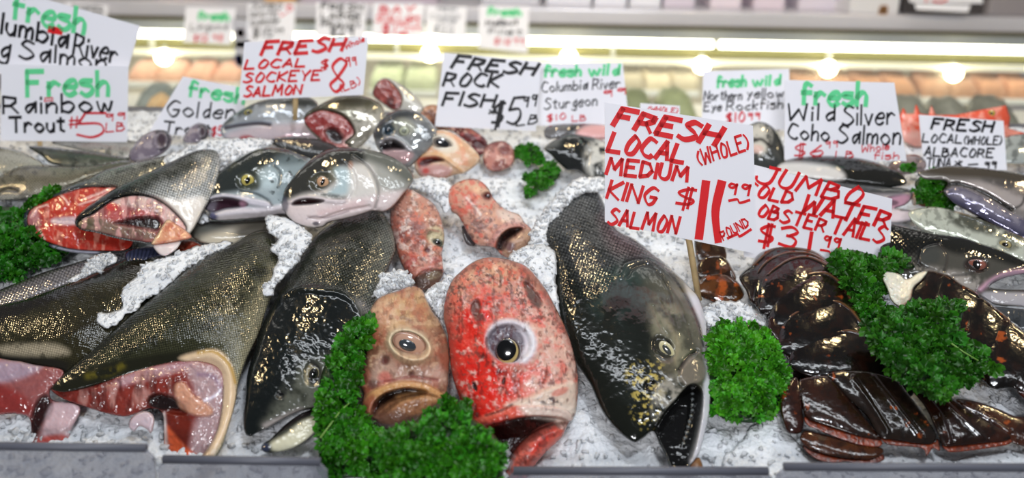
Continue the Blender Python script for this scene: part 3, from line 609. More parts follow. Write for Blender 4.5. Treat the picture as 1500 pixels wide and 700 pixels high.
# ------------------------------------------------------------------ pair with red flesh
def cut_salmon_pair():
    # rear one
    o = [(34, 326), (36, 306), (50, 296), (70, 286), (90, 277), (112, 268), (130, 262), (152, 249), (193, 239), (236, 229), (268, 222), (280, 232), (240, 256), (205, 300), (195, 340), (192, 366), (150, 372), (116, 371), (90, 367), (66, 359), (44, 342)]
    f = Form(o, ice_plane(130, 320, .035, 26), k=.5, step=1.3, back=.5, col=(60, 62, 62), rough=.22, scale_px=3.4, axis=(-1, .45), seed=61)
    f.paint((130, 130, 120), poly=[(125, 268), (160, 250), (268, 220), (270, 240), (180, 275)], fe=4, metal=.4, scale=.8).paint((40, 40, 34), line=[(130, 266), (190, 248), (240, 236)], width=4, op=.8, noise=(8, .45, .1))
    f.paint((44, 46, 66), line=[(36, 306), (34, 326), (44, 342), (66, 359), (90, 367)], width=6, op=.9).paint((196, 196, 214), line=[(80, 364), (110, 370), (140, 371)], width=5, op=.7)
    f.press(4, poly=[(40, 324), (44, 308), (58, 298), (76, 290), (100, 281), (125, 275), (150, 274), (172, 276), (176, 300), (196, 340), (187, 364), (150, 367), (112, 365), (88, 360), (64, 351), (48, 338)], fe=4)
    f.bump(1.2, 14)
    r = f.root('cut_salmon', 'headless salmon with broad bright red cut flesh next to the kale', 'fish')
    f.build('body', M_SKIN, r)
    g = [(40, 324), (44, 308), (58, 298), (76, 290), (100, 281), (125, 275), (150, 274), (172, 276), (176, 300), (196, 340), (187, 364), (150, 367), (112, 365), (88, 360), (64, 351), (48, 338)]
    h = Form(g, f.plane, k=.2, step=1.2, back=.4, col=(186, 56, 42), rough=.22, seed=63, lift=11)
    h.paint((224, 150, 130), noise=(9, .6, .05, 3), op=.7).paint((150, 36, 28), noise=(12, .58, .08), op=.6)
    h.paint((216, 196, 200), poly=[(78, 320), (112, 318), (114, 328), (80, 328)], fe=3, op=.85).paint((150, 110, 120), poly=[(40, 315), (56, 308), (60, 330), (46, 336)], fe=5, op=.7)
    for l in ([(86, 284), (96, 292), (100, 300)], [(122, 292), (145, 284), (160, 276)], [(116, 300), (140, 292), (160, 282)], [(46, 318), (54, 306), (70, 300)], [(58, 336), (66, 350)]):
        h.paint((236, 190, 180), line=l, width=1.6, op=.85); h.add(1.5, line=l, width=2)
    h.add(-3, line=[(60, 322), (100, 324), (120, 328)], width=3).bump(2.4, 12).bump(1.2, 5).build('cut_flesh', M_FLESH, r)
    # front one
    o = [(110, 328), (113, 316), (130, 301), (150, 287), (170, 275), (190, 265), (220, 251), (250, 237), (288, 220), (318, 222), (322, 250), (312, 285), (296, 312), (284, 335), (272, 347), (246, 352), (222, 357), (204, 355), (170, 349), (142, 341), (120, 337)]
    f = Form(o, ice_plane(210, 310, .055, 26), k=.52, step=1.25, back=.5, col=(44, 46, 38), rough=.22, scale_px=3.6, axis=(-1, .5), seed=65, scale=.85)
    f.grad((164, 166, 164), (208, 266), (226, 296), .95, 14); f.paint((226, 218, 208), poly=[(225, 290), (262, 292), (300, 290), (290, 330), (272, 342), (256, 318)], fe=6, op=.95, scale=0)
    f.paint((26, 28, 28), poly=[(110, 330), (114, 314), (150, 286), (185, 268), (190, 280), (170, 292), (150, 308), (130, 322)], fe=5, op=.9, scale=.2).paint((40, 42, 30), poly=[(190, 262), (250, 236), (280, 238), (275, 262), (235, 262)], fe=9, op=.6)
    f.press(-8, poly=[(114, 328), (122, 320), (136, 314), (150, 304), (170, 292), (200, 286), (230, 292), (256, 312), (272, 336), (250, 346), (222, 354), (200, 352), (170, 346), (140, 338), (122, 335)], fe=4)
    f.bump(1.2, 16)
    r = f.root('cut_salmon', 'headless salmon with dark gut hole, overlapping the red cut fish', 'fish')
    f.build('body', M_SKIN, r)
    g = [(114, 328), (122, 320), (136, 314), (150, 304), (170, 292), (200, 286), (230, 292), (256, 312), (272, 336), (250, 346), (222, 354), (200, 352), (170, 346), (140, 338), (122, 335)]
    h = Form(g, f.plane, k=.25, step=1.15, back=.4, col=(176, 84, 84), rough=.22, seed=67, lift=13)
    h.paint((214, 190, 184), poly=[(200, 284), (240, 296), (275, 336), (255, 345), (238, 322), (222, 310), (170, 300), (160, 296)], fe=4, op=.85).paint((200, 60, 58), ell=(163, 303, 10, 6, 0), fe=4, op=.9)
    h.paint((120, 106, 92), poly=[(112, 330), (140, 316), (175, 328), (220, 336), (228, 350), (190, 352), (140, 342)], fe=6, op=.9).paint((80, 74, 52), ell=(124, 327, 14, 10), fe=5, op=.8)
    h.paint((226, 170, 166), noise=(8, .56, .05, 3), op=.6).paint((100, 50, 54), noise=(7, .6, .05, 3), op=.6)
    c = [(168, 327), (190, 320), (212, 317), (230, 319), (237, 327), (231, 337), (212, 335), (190, 331)]
    h.add(-10, poly=c, fe=4).paint((24, 8, 8), poly=c, fe=4).bump(2.6, 12).bump(1.4, 5).build('cut_flesh', M_FLESH, r)
    g = [(221, 357), (230, 342), (238, 328), (246, 321), (258, 328), (270, 336), (280, 347), (262, 352), (240, 356)]
    h = Form(g, f.plane, k=.5, step=1.1, back=.5, col=(214, 150, 116), rough=.25, seed=69, lift=20)
    h.paint((232, 200, 160), line=[(221, 357), (238, 330), (246, 321)], width=4, op=.9).paint((190, 96, 70), noise=(8, .54, .08), op=.7).add(3, line=[(224, 355), (250, 350), (279, 346)], width=3).bump(2, 8).build('gill_collar', M_FLESH, r)
    g = [(224, 357), (245, 354), (264, 351), (260, 362), (250, 370), (240, 374), (230, 369)]
    h = Form(g, f.plane, k=.5, step=1.1, back=.5, col=(226, 210, 206), rough=.25, lift=16); h.bump(1, 8).build('belly_flap', M_FLESH, r)
    g = [(258, 356), (272, 350), (292, 356), (298, 364), (280, 374), (262, 378)]
    h = Form(g, ice_plane(275, 362, .02, 26), k=.4, step=1.2, col=(140, 54, 36), rough=.25, seed=3); h.bump(3, 8).paint((210, 150, 130), noise=(6, .58, .06), op=.7).build('offcut', M_FLESH, r)
    g = [(184, 370), (205, 362), (228, 362), (240, 373), (228, 376), (217, 379), (206, 392), (196, 400), (188, 388)]
    h = Form(g, ice_plane(205, 380, .03, 22), k=.15, step=1.1, col=(52, 56, 78), rough=.3, seed=4)
    for k in range(8): h.add(1.5, line=[(188 + k * 6, 366), (187 + k * 4.5, 392)], width=1.5).paint((24, 26, 38), line=[(191 + k * 6, 366), (189 + k * 4.5, 392)], width=1.2, op=.8)
    h.build('fin', M_SKIN, r)
cut_salmon_pair()
# ------------------------------------------------------------------ the two big salmon heads
def slim_salmon():
    o = [(275, 332), (284, 322), (330, 321), (380, 316), (425, 306), (450, 320), (400, 345), (350, 356), (310, 358), (285, 350)]
    f = Form(o, ice_plane(340, 335, .03, 18), k=.7, step=1.3, col=(90, 90, 84), rough=.22, seed=71)
    f.grad((200, 190, 170), (320, 330), (325, 346), .85).paint((20, 20, 22), line=[(284, 326), (330, 325), (400, 320)], width=4, op=.9).paint((30, 28, 26), poly=[(350, 330), (440, 305), (440, 345), (360, 356)], fe=10, op=.85)
    r = f.root('small_salmon', 'small dark backed fish with a pale belly squeezed under the yellow-eyed head', 'fish'); f.build('body', M_SKIN, r)
slim_salmon()
def salmon_head_a():
    o = [(292, 290), (295, 283), (303, 274), (314, 258), (330, 244), (348, 232), (366, 222), (392, 215), (418, 217), (436, 224), (460, 234), (485, 250), (490, 290), (450, 312), (412, 314), (392, 318), (360, 321), (330, 323), (312, 322), (305, 316), (307, 311), (300, 306), (294, 299)]
    f = Form(o, ice_plane(370, 280, .06, 34), k=.6, step=1.15, back=.5, col=(158, 170, 174), rough=.14, metal=.0, seed=73)
    f.paint((24, 28, 24), poly=[(285, 297), (300, 268), (345, 224), (392, 205), (440, 214), (450, 236), (420, 242), (404, 248), (392, 254), (384, 262), (378, 276), (352, 280), (325, 284), (302, 292)], fe=6, op=.95).paint((86, 90, 78), poly=[(372, 248), (390, 246), (392, 262), (378, 268)], fe=4, op=.7)
    f.paint((86, 86, 66), line=[(330, 250), (350, 236), (380, 222), (410, 220)], width=5, op=.5, noise=(8, .5, .1)).paint((196, 214, 218), ell=(398, 258, 22, 16, -30), fe=8, op=.6)
    f.paint((120, 134, 138), poly=[(400, 235), (440, 230), (450, 280), (420, 300), (405, 280)], fe=8, op=.6).paint((50, 56, 56), noise=(8, .66, .04), poly=[(395, 235), (450, 235), (440, 290), (400, 290)], fe=5, op=.8)
    f.paint((212, 204, 208), poly=[(306, 320), (320, 308), (350, 303), (390, 302), (430, 296), (480, 290), (460, 320), (400, 322), (350, 326)], fe=4, op=.95)
    lip = [(304, 290), (325, 284), (350, 286), (375, 291), (396, 296), (394, 303), (368, 300), (345, 293), (325, 290), (308, 294)]
    f.add(4, poly=lip, fe=3).paint((205, 200, 208), poly=lip, fe=2.5, op=.95)
    cav = [(299, 302), (306, 294), (325, 290), (345, 292), (362, 299), (350, 303), (330, 306), (314, 311), (304, 308)]
    f.press(6, poly=cav, fe=3).paint((58, 34, 46), poly=cav, fe=2.5).paint((110, 104, 114), poly=[(297, 300), (306, 292), (318, 292), (314, 308), (304, 308)], fe=4, op=.8).paint((216, 170, 190), ell=(356, 298, 5, 5), fe=3, op=.8)
    f.paint((58, 60, 104), ell=(311, 317, 8, 6), fe=4, op=.9).add(4, line=[(312, 316), (340, 312), (380, 309), (410, 304)], width=5)
    for l in ([(352, 280), (375, 284), (392, 293), (398, 300)], [(400, 243), (410, 254), (408, 270)]): f.add(-2.4, line=l, width=2).paint((48, 54, 52), line=l, width=2, op=.75)
    f.add(-3, ell=(364, 266, 16, 13, 15), fe=4).paint((70, 74, 62), ell=(364, 266, 17, 13, 15), fe=5, op=.75).bump(1, 14).bump(.4, 4)
    r = f.root('salmon_head', 'salmon head with yellow eye, snout resting toward the left', 'fish'); f.build('head', M_SKIN, r)
    eye(f, r, 363, 264.5, 10.5, 10, 20, depth=5, iris=(196, 180, 96), rim=(90, 92, 70), pupil=(10, 12, 10), pr=(.36, .55), extra=4)
salmon_head_a()
def salmon_head_b():
    o = [(413, 292), (417, 275), (428, 260), (440, 247), (454, 234), (472, 222), (496, 216), (520, 216), (540, 219), (565, 226), (592, 240), (606, 262), (590, 285), (575, 303), (562, 310), (546, 309), (524, 316), (500, 322), (482, 326), (474, 332), (460, 334), (446, 332), (430, 325), (419, 314), (413, 302)]
    f = Form(o, ice_plane(480, 285, .07, 34), k=.62, step=1.15, back=.5, col=(196, 190, 184), rough=.16, metal=.0, seed=75)
    f.paint((150, 152, 146), poly=[(510, 205), (610, 230), (610, 280), (556, 275), (545, 245), (515, 230)], fe=6, op=.8).paint((70, 74, 66), poly=[(500, 205), (560, 215), (610, 250), (600, 270), (560, 245), (520, 228)], fe=7, op=.75)
    f.paint((24, 27, 23), poly=[(405, 297), (418, 260), (455, 222), (495, 205), (526, 212), (534, 236), (514, 246), (498, 246), (486, 254), (484, 268), (468, 280), (446, 284), (424, 292)], fe=6, op=.95).paint((110, 108, 84), poly=[(482, 248), (496, 246), (494, 264), (484, 266)], fe=4, op=.7)
    f.paint((166, 190, 196), poly=[(490, 248), (510, 248), (515, 268), (506, 285), (480, 284), (494, 268)], fe=6, op=.8).paint((214, 210, 204), poly=[(515, 240), (540, 250), (552, 280), (545, 305), (515, 300), (510, 270)], fe=7, op=.7)
    f.paint((224, 208, 206), poly=[(415, 300), (440, 298), (470, 296), (520, 290), (552, 285), (600, 280), (570, 312), (500, 325), (440, 330)], fe=6, op=.95).paint((214, 178, 176), line=[(470, 312), (500, 305), (530, 298)], width=6, op=.5)
    lip = [(422, 296), (440, 288), (460, 287), (485, 291), (506, 292), (500, 298), (475, 296), (450, 293), (432, 298)]
    f.add(3, poly=lip, fe=3).paint((210, 198, 200), poly=lip, fe=3, op=.9)
    cav = [(428, 300), (434, 294), (450, 291), (474, 294), (460, 298), (442, 300)]
    f.press(10, poly=cav, fe=2.5).paint((46, 22, 24), poly=cav, fe=2).paint((70, 76, 72), poly=[(460, 281), (480, 283), (506, 288), (500, 292), (478, 289)], fe=3, op=.8, noise=(7, .42, .12)).paint((70, 72, 92), ell=(417, 300, 6, 12, 0), fe=4, op=.7)
    gill = [(517, 230), (537, 245), (549, 265), (553, 284), (549, 304)]
    f.add(-4, line=gill, width=2.4).paint((110, 106, 100), line=gill, width=1.8, op=.7).add(-2, line=[(500, 236), (516, 252), (520, 275), (512, 292)], width=2.5)
    f.add(-3, line=[(452, 318), (470, 320), (500, 310), (540, 302)], width=2.2).paint((130, 110, 116), line=[(450, 320), (462, 316), (480, 318), (510, 309)], width=1.5, op=.6)
    f.add(-3, ell=(473, 268, 16, 13), fe=4).paint((78, 76, 62), ell=(470, 266, 18, 12, -15), fe=5, op=.7).paint((40, 40, 60), ell=(463, 327, 5, 3), fe=2, op=.8).paint((175, 120, 90), ell=(513, 243, 3.5, 6), fe=3, op=.5).bump(1, 14).bump(.4, 4)
    r = f.root('salmon_head', 'white-cheeked salmon head with orange eye, at the centre left of the pile', 'fish'); f.build('head', M_SKIN, r)
    eye(f, r, 473, 267, 10, 9, 25, depth=5, iris=(212, 168, 130), rim=(110, 96, 76), pupil=(14, 12, 12), pr=(.3, .6), extra=4)
salmon_head_b()
# ------------------------------------------------------------------ small rockfish in the centre ice
def rockfish_upper():
    o = [(586, 279), (574, 296), (571, 320), (576, 350), (582, 372), (590, 392), (599, 408), (606, 420), (622, 424), (640, 417), (650, 402), (649, 386), (648, 370), (651, 345), (645, 316), (634, 297), (616, 285), (600, 277)]
    f = Form(o, ice_plane(612, 350, .03, 32), k=.72, step=1.15, back=.4, col=(188, 136, 118), rough=.3, seed=81)
    f.paint((130, 72, 68), poly=[(584, 318), (615, 318), (622, 345), (608, 372), (590, 370), (580, 345)], fe=8, op=.85, noise=(12, .38, .15)).paint((214, 110, 84), noise=(10, .58, .08), op=.6).paint((226, 206, 196), noise=(8, .6, .07), op=.7).paint((120, 70, 66), noise=(5, .64, .05), op=.6)
    f.paint((176, 70, 70), poly=[(594, 375), (640, 375), (648, 392), (605, 400)], fe=6, noise=(8, .45, .12), op=.7).add(-5, ell=(626, 366, 5, 5), fe=3).paint((90, 26, 28), ell=(626, 366, 4, 4), fe=2)
    f.add(-5, ell=(640, 350, 14, 16, 40), fe=4).paint((206, 196, 160), ell=(638, 345, 14, 13, 30), fe=4, op=.9).paint((66, 66, 60), ell=(643, 356, 12, 5, 25), fe=3, op=.9).add(4, line=[(622, 346), (628, 338), (642, 340), (650, 344)], width=3).paint((150, 80, 70), line=[(622, 344), (628, 337), (642, 339)], width=2, op=.7)
    f.pillow([(600, 412), (602, 400), (614, 390), (630, 386), (648, 388), (650, 394), (630, 393), (616, 398), (607, 408)], .9, 3).paint((190, 130, 116), line=[(602, 410), (608, 398), (622, 390), (646, 390)], width=4, op=.8)
    f.paint((86, 66, 56), poly=[(605, 414), (618, 399), (648, 395), (645, 412), (624, 424)], fe=3, op=.95).paint((140, 122, 96), ell=(634, 403, 11, 6, -15), fe=4, op=.7)
    f.paint((70, 40, 38), noise=(4.5, .62, .08), op=.5).paint((92, 50, 46), line=[(576, 300), (578, 350), (596, 405)], width=7, op=.6).bump(2.2, 18).bump(1.2, 5); r = f.root('small_rockfish', 'slim pink and maroon rockfish head pointing down in the ice', 'fish'); f.build('head', M_ROCK, r)
    eye(f, r, 641, 355, 9, 6, 25, depth=3, iris=(80, 82, 72), rim=(150, 140, 110), pupil=(20, 22, 22), extra=2)
rockfish_upper()
def rockfish_right():
    o = [(656, 292), (660, 274), (680, 263), (700, 263), (715, 275), (723, 290), (740, 306), (760, 314), (769, 326), (779, 336), (781, 347), (775, 359), (760, 369), (748, 378), (734, 373), (726, 364), (715, 361), (698, 358), (686, 344), (678, 328), (670, 315), (661, 309)]
    f = Form(o, ice_plane(715, 320, .03, 32), k=.7, step=1.1, back=.4, col=(200, 150, 130), rough=.3, seed=85)
    f.paint((206, 76, 62), poly=[(660, 275), (690, 278), (698, 300), (690, 315), (670, 308)], fe=7, op=.8, noise=(9, .42, .12)).paint((216, 180, 150), poly=[(665, 268), (710, 268), (720, 285), (690, 280)], fe=5, op=.7).paint((210, 96, 80), noise=(7, .6, .06), op=.7).paint((130, 100, 96), noise=(7, .6, .06), poly=[(675, 320), (730, 310), (735, 345), (690, 355)], fe=5, op=.8)
    f.add(-6, ell=(714, 288, 7, 6), fe=3).paint((104, 36, 34), ell=(714, 287, 7, 6), fe=3).paint((232, 214, 204), line=[(684, 290), (695, 302), (704, 314)], width=2, op=.8)
    f.paint((226, 210, 200), poly=[(728, 308), (760, 314), (768, 326), (740, 326)], fe=5, op=.7)
    f.pillow([(716, 361), (720, 346), (730, 333), (746, 326), (762, 327), (770, 334), (760, 335), (746, 335), (734, 344), (727, 356), (726, 365)], 1.0, 4).paint((196, 140, 132), line=[(719, 358), (726, 342), (740, 331), (764, 330)], width=4.5, op=.85)
    cav = [(727, 364), (730, 352), (737, 342), (748, 335), (764, 334), (756, 343), (744, 352), (737, 366)]
    f.press(2, poly=cav, fe=2.5).paint((38, 24, 22), poly=cav, fe=2)
    jw = [(736, 371), (740, 356), (752, 346), (768, 336), (779, 340), (778, 356), (760, 368), (748, 377)]
    f.pillow(jw, .7, 2).paint((178, 142, 118), poly=jw, fe=3).paint((100, 72, 78), ell=(746, 360, 8, 7), fe=4, op=.85).paint((90, 52, 48), noise=(4.5, .63, .08), op=.5).bump(2.2, 16).bump(1.2, 5)
    r = f.root('small_rockfish', 'pinkish rockfish head with thick-lipped open mouth, right of the maroon one', 'fish'); f.build('head', M_ROCK, r)
    g = Form([(677, 330), (684, 336), (696, 352), (694, 360), (684, 358), (678, 345)], ice_plane(686, 345, .015, 26), k=.4, col=(80, 74, 76), rough=.2); g.build('fin', M_SKIN, r)
    eye(f, r, 714, 288, 4.5, 4, 0, depth=2, iris=(70, 26, 26), rim=(60, 24, 24), pupil=(20, 8, 8), extra=1)
rockfish_right()
def tan_rockfish():
    o = [(607, 240), (611, 224), (625, 202), (634, 193), (650, 190), (668, 197), (687, 211), (702, 227), (700, 239), (682, 253), (666, 256), (648, 262), (621, 260), (610, 252)]
    f = Form(o, ice_plane(650, 230, .05, 45), k=.7, step=1.1, back=.4, col=(212, 172, 138), rough=.3, seed=91)
    f.paint((226, 150, 120), noise=(12, .55, .1), op=.5).paint((230, 210, 184), noise=(9, .58, .08), op=.6).paint((180, 60, 46), poly=[(611, 236), (618, 230), (640, 229), (648, 233), (630, 235), (616, 246)], fe=2.5, op=.9)
    cav = [(614, 240), (622, 233), (640, 232), (650, 235), (634, 238), (622, 244)]
    f.press(10, poly=cav, fe=2.5).paint((70, 20, 20), poly=cav, fe=2).add(3, line=[(610, 236), (620, 228), (640, 227), (655, 234), (678, 252)], width=3).paint((214, 168, 122), line=[(618, 227), (640, 226), (656, 234), (676, 250)], width=2.5, op=.8)
    f.paint((200, 150, 150), poly=[(614, 246), (640, 240), (662, 248), (650, 260), (620, 258)], fe=4, op=.8).paint((200, 60, 50), ell=(624, 250, 5, 4), fe=3, op=.8).add(-3, ell=(648, 210, 18, 12, 20), fe=4).paint((226, 214, 196), ell=(650, 210, 21, 13, 20), fe=4, op=.9).bump(1.2, 12)
    r = f.root('tan_rockfish', 'orange-tan rockfish head with big silver eye high in the pile', 'fish'); f.build('head', M_ROCK, r)
    eye(f, r, 648, 210, 17, 10, 20, depth=5, iris=(120, 112, 104), rim=(200, 192, 176), pupil=(34, 36, 40), pr=(.6, .6), extra=3)
    for o, pl, c1, c2, lb in (([(655, 184), (680, 184), (698, 193), (713, 206), (711, 221), (700, 227), (688, 212), (674, 200)], (685, 205, .03, 40), (150, 70, 70), (70, 30, 32), 'dark red rockfish piece behind the tan head'),
                              ([(707, 232), (713, 213), (735, 206), (750, 215), (754, 231), (746, 246), (726, 251), (712, 246)], (730, 230, .02, 40), (188, 130, 118), (120, 60, 56), 'small pinkish rockfish half in the ice near the parsley bits'),
                              ([(612, 170), (622, 156), (640, 154), (660, 165), (672, 184), (648, 192), (634, 184), (620, 176)], (640, 172, .03, 45), (176, 128, 100), (96, 56, 50), 'brown rockfish under the rock fish price card')):
        g = Form(o, ice_plane(*pl), k=.7, step=1.2, col=c1, rough=.3, seed=int(pl[0])); g.paint(c2, noise=(9, .52, .08), op=.8).paint((226, 190, 176), noise=(6, .62, .05), op=.7).bump(2, 9)
        g.add(-4, ell=(o[3][0] - 12, o[3][1] + 6, 9, 6, 20), fe=3).paint(c2, ell=(o[3][0] - 12, o[3][1] + 6, 9, 6, 20), fe=3, op=.9)
        r = g.root('small_rockfish', lb, 'fish'); g.build('head', M_ROCK, r)
tan_rockfish()
def grey_salmon_head():
    o = [(547, 195), (553, 180), (572, 165), (593, 160), (616, 166), (632, 180), (640, 196), (632, 215), (612, 234), (599, 245), (584, 242), (566, 232), (552, 216), (548, 204)]
    f = Form(o, ice_plane(590, 200, .075, 48), k=.7, step=1.1, back=.4, col=(150, 152, 152), rough=.2, metal=.3, seed=95)
    f.paint((30, 34, 36), poly=[(545, 200), (555, 172), (590, 158), (618, 170), (590, 176), (580, 190), (560, 205)], fe=7, op=.8).paint((196, 196, 176), ell=(592, 186, 16, 12, 20), fe=6, op=.6).paint((86, 90, 96), noise=(10, .58, .08), op=.5)
    cav = [(556, 216), (562, 206), (577, 205), (592, 217), (575, 219), (563, 223)]
    f.press(6, poly=cav, fe=3).paint((26, 20, 22), poly=cav, fe=2).paint((214, 176, 176), poly=[(560, 226), (568, 220), (592, 219), (606, 226), (595, 238), (578, 238)], fe=4, op=.9).paint((208, 205, 208), line=[(560, 208), (570, 202), (584, 206), (600, 219)], width=3, op=.8).add(3, line=[(558, 210), (568, 202), (584, 205), (602, 220)], width=3)
    f.add(-3, ell=(570, 191, 8, 7), fe=3).paint((44, 70, 84), ell=(570, 191, 8, 7), fe=3, op=.8).bump(1.2, 12)
    r = f.root('salmon_head', 'grey salmon head with mouth agape, facing front beside the tan rockfish', 'fish'); f.build('head', M_SKIN, r)
    eye(f, r, 592, 192, 8, 7.5, 0, depth=4, iris=(190, 194, 168), rim=(120, 124, 104), pupil=(120, 126, 110), extra=3); eye(f, r, 569, 191, 6, 5.5, 0, depth=3, iris=(40, 60, 74), rim=(30, 34, 36), pupil=(10, 12, 14), extra=2)
grey_salmon_head()
def throat_cut_salmon():
    o = [(445, 172), (452, 163), (465, 155), (490, 143), (517, 139), (540, 143), (560, 155), (562, 180), (545, 198), (530, 214), (511, 220), (490, 218), (477, 213), (462, 200), (449, 186)]
    f = Form(o, ice_plane(500, 185, .07, 42), k=.62, step=1.15, back=.4, col=(150, 146, 128), rough=.22, metal=.3, seed=97)
    f.paint((60, 58, 50), poly=[(440, 175), (465, 150), (517, 134), (562, 150), (520, 158), (480, 160)], fe=6, op=.8).paint((206, 200, 188), poly=[(517, 165), (560, 165), (545, 200), (515, 220), (520, 195)], fe=8, op=.7).paint((84, 80, 60), noise=(10, .58, .08), op=.5).bump(1.2, 14).press(-5, poly=[(447, 173), (470, 162), (498, 168), (513, 181), (518, 196), (505, 208), (512, 214), (488, 216), (463, 197), (450, 184)], fe=4)
    r = f.root('cut_salmon', 'salmon with dark red open throat cut, under the red sockeye card', 'fish'); f.build('body', M_SKIN, r)
    pass
    h = Form([(447, 173), (470, 162), (498, 168), (513, 181), (518, 196), (505, 208), (512, 214), (488, 216), (463, 197), (450, 184)], f.plane, k=.2, step=1.1, col=(140, 52, 50), rough=.25, seed=98, lift=14)
    h.paint((200, 140, 134), noise=(8, .56, .07), op=.6).add(-6, poly=[(476, 192), (490, 188), (503, 200), (500, 210), (486, 208)], fe=4).paint((30, 12, 12), poly=[(476, 192), (490, 188), (503, 200), (500, 210), (486, 208)], fe=4).paint((216, 176, 170), poly=[(503, 206), (516, 196), (518, 210), (508, 216)], fe=3).bump(2, 9).build('cut_flesh', M_FLESH, r)
    o = [(545, 138), (553, 119), (566, 114), (585, 122), (603, 136), (620, 156), (612, 168), (590, 164), (575, 162), (560, 153)]
    f = Form(o, ice_plane(580, 145, .06, 46), k=.6, step=1.2, col=(196, 194, 186), rough=.25, metal=.2, seed=99); f.bump(1, 10).press(-2, poly=[(547, 138), (554, 121), (566, 116), (580, 128), (588, 142), (586, 156), (576, 160), (562, 151)], fe=3)
    r = f.root('cut_salmon', 'small pale salmon stub with round red cut on top of the pile', 'fish'); f.build('body', M_SKIN, r)
    h = Form([(547, 138), (554, 121), (566, 116), (580, 128), (588, 142), (586, 156), (576, 160), (562, 151)], f.plane, k=.2, step=1.1, col=(130, 58, 54), rough=.25, seed=98, lift=9)
    h.paint((70, 26, 26), ell=(574, 150, 8, 8), fe=4).paint((190, 120, 112), noise=(7, .58, .07), op=.6).bump(1.5, 8).build('cut_flesh', M_FLESH, r)
throat_cut_salmon()
def pink_salmon_head():
    o = [(323, 190), (330, 178), (349, 163), (378, 149), (410, 143), (453, 143), (470, 158), (480, 185), (470, 205), (447, 203), (415, 206), (383, 207), (357, 205), (330, 203)]
    f = Form(o, ice_plane(400, 180, .05, 42), k=.6, step=1.15, back=.4, col=(176, 184, 194), rough=.22, metal=.15, seed=101)
    f.paint((44, 46, 42), poly=[(318, 192), (345, 160), (380, 145), (455, 138), (475, 155), (440, 158), (400, 152), (370, 160), (350, 172), (332, 184)], fe=5, op=.9, noise=(14, .3, .15)).paint((220, 202, 206), poly=[(330, 198), (370, 186), (420, 182), (480, 180), (470, 208), (400, 210), (350, 208)], fe=6, op=.9)
    l = [(330, 188), (350, 184), (378, 181), (395, 183)]
    f.add(-5, line=l, width=2.6).paint((60, 40, 46), line=l, width=2.6, op=.9).paint((190, 60, 66), poly=[(352, 200), (366, 198), (376, 206), (358, 207)], fe=2.5, op=.8).paint((190, 80, 90), line=[(405, 204), (425, 200)], width=2.5, op=.8).bump(1, 12)
    r = f.root('salmon_head', 'pale pink-throated salmon head below the red sockeye card', 'fish'); f.build('head', M_SKIN, r)
    eye(f, r, 364, 165, 7, 5, -15, depth=3, iris=(180, 172, 110), rim=(80, 76, 50), pupil=(30, 30, 20), extra=2)
    o = [(395, 205), (430, 200), (475, 206), (500, 222), (470, 235), (430, 225), (410, 218)]
    f = Form(o, ice_plane(450, 218, .06, 30), k=.6, step=1.3, col=(66, 66, 66), rough=.25, metal=.3, seed=103, scale=.4, scale_px=3); f.bump(1, 10)
    r = f.root('dark_salmon', 'dark grey fish back showing between the pink-throated head and the yellow-eyed head', 'fish'); f.build('body', M_SKIN, r)
pink_salmon_head()
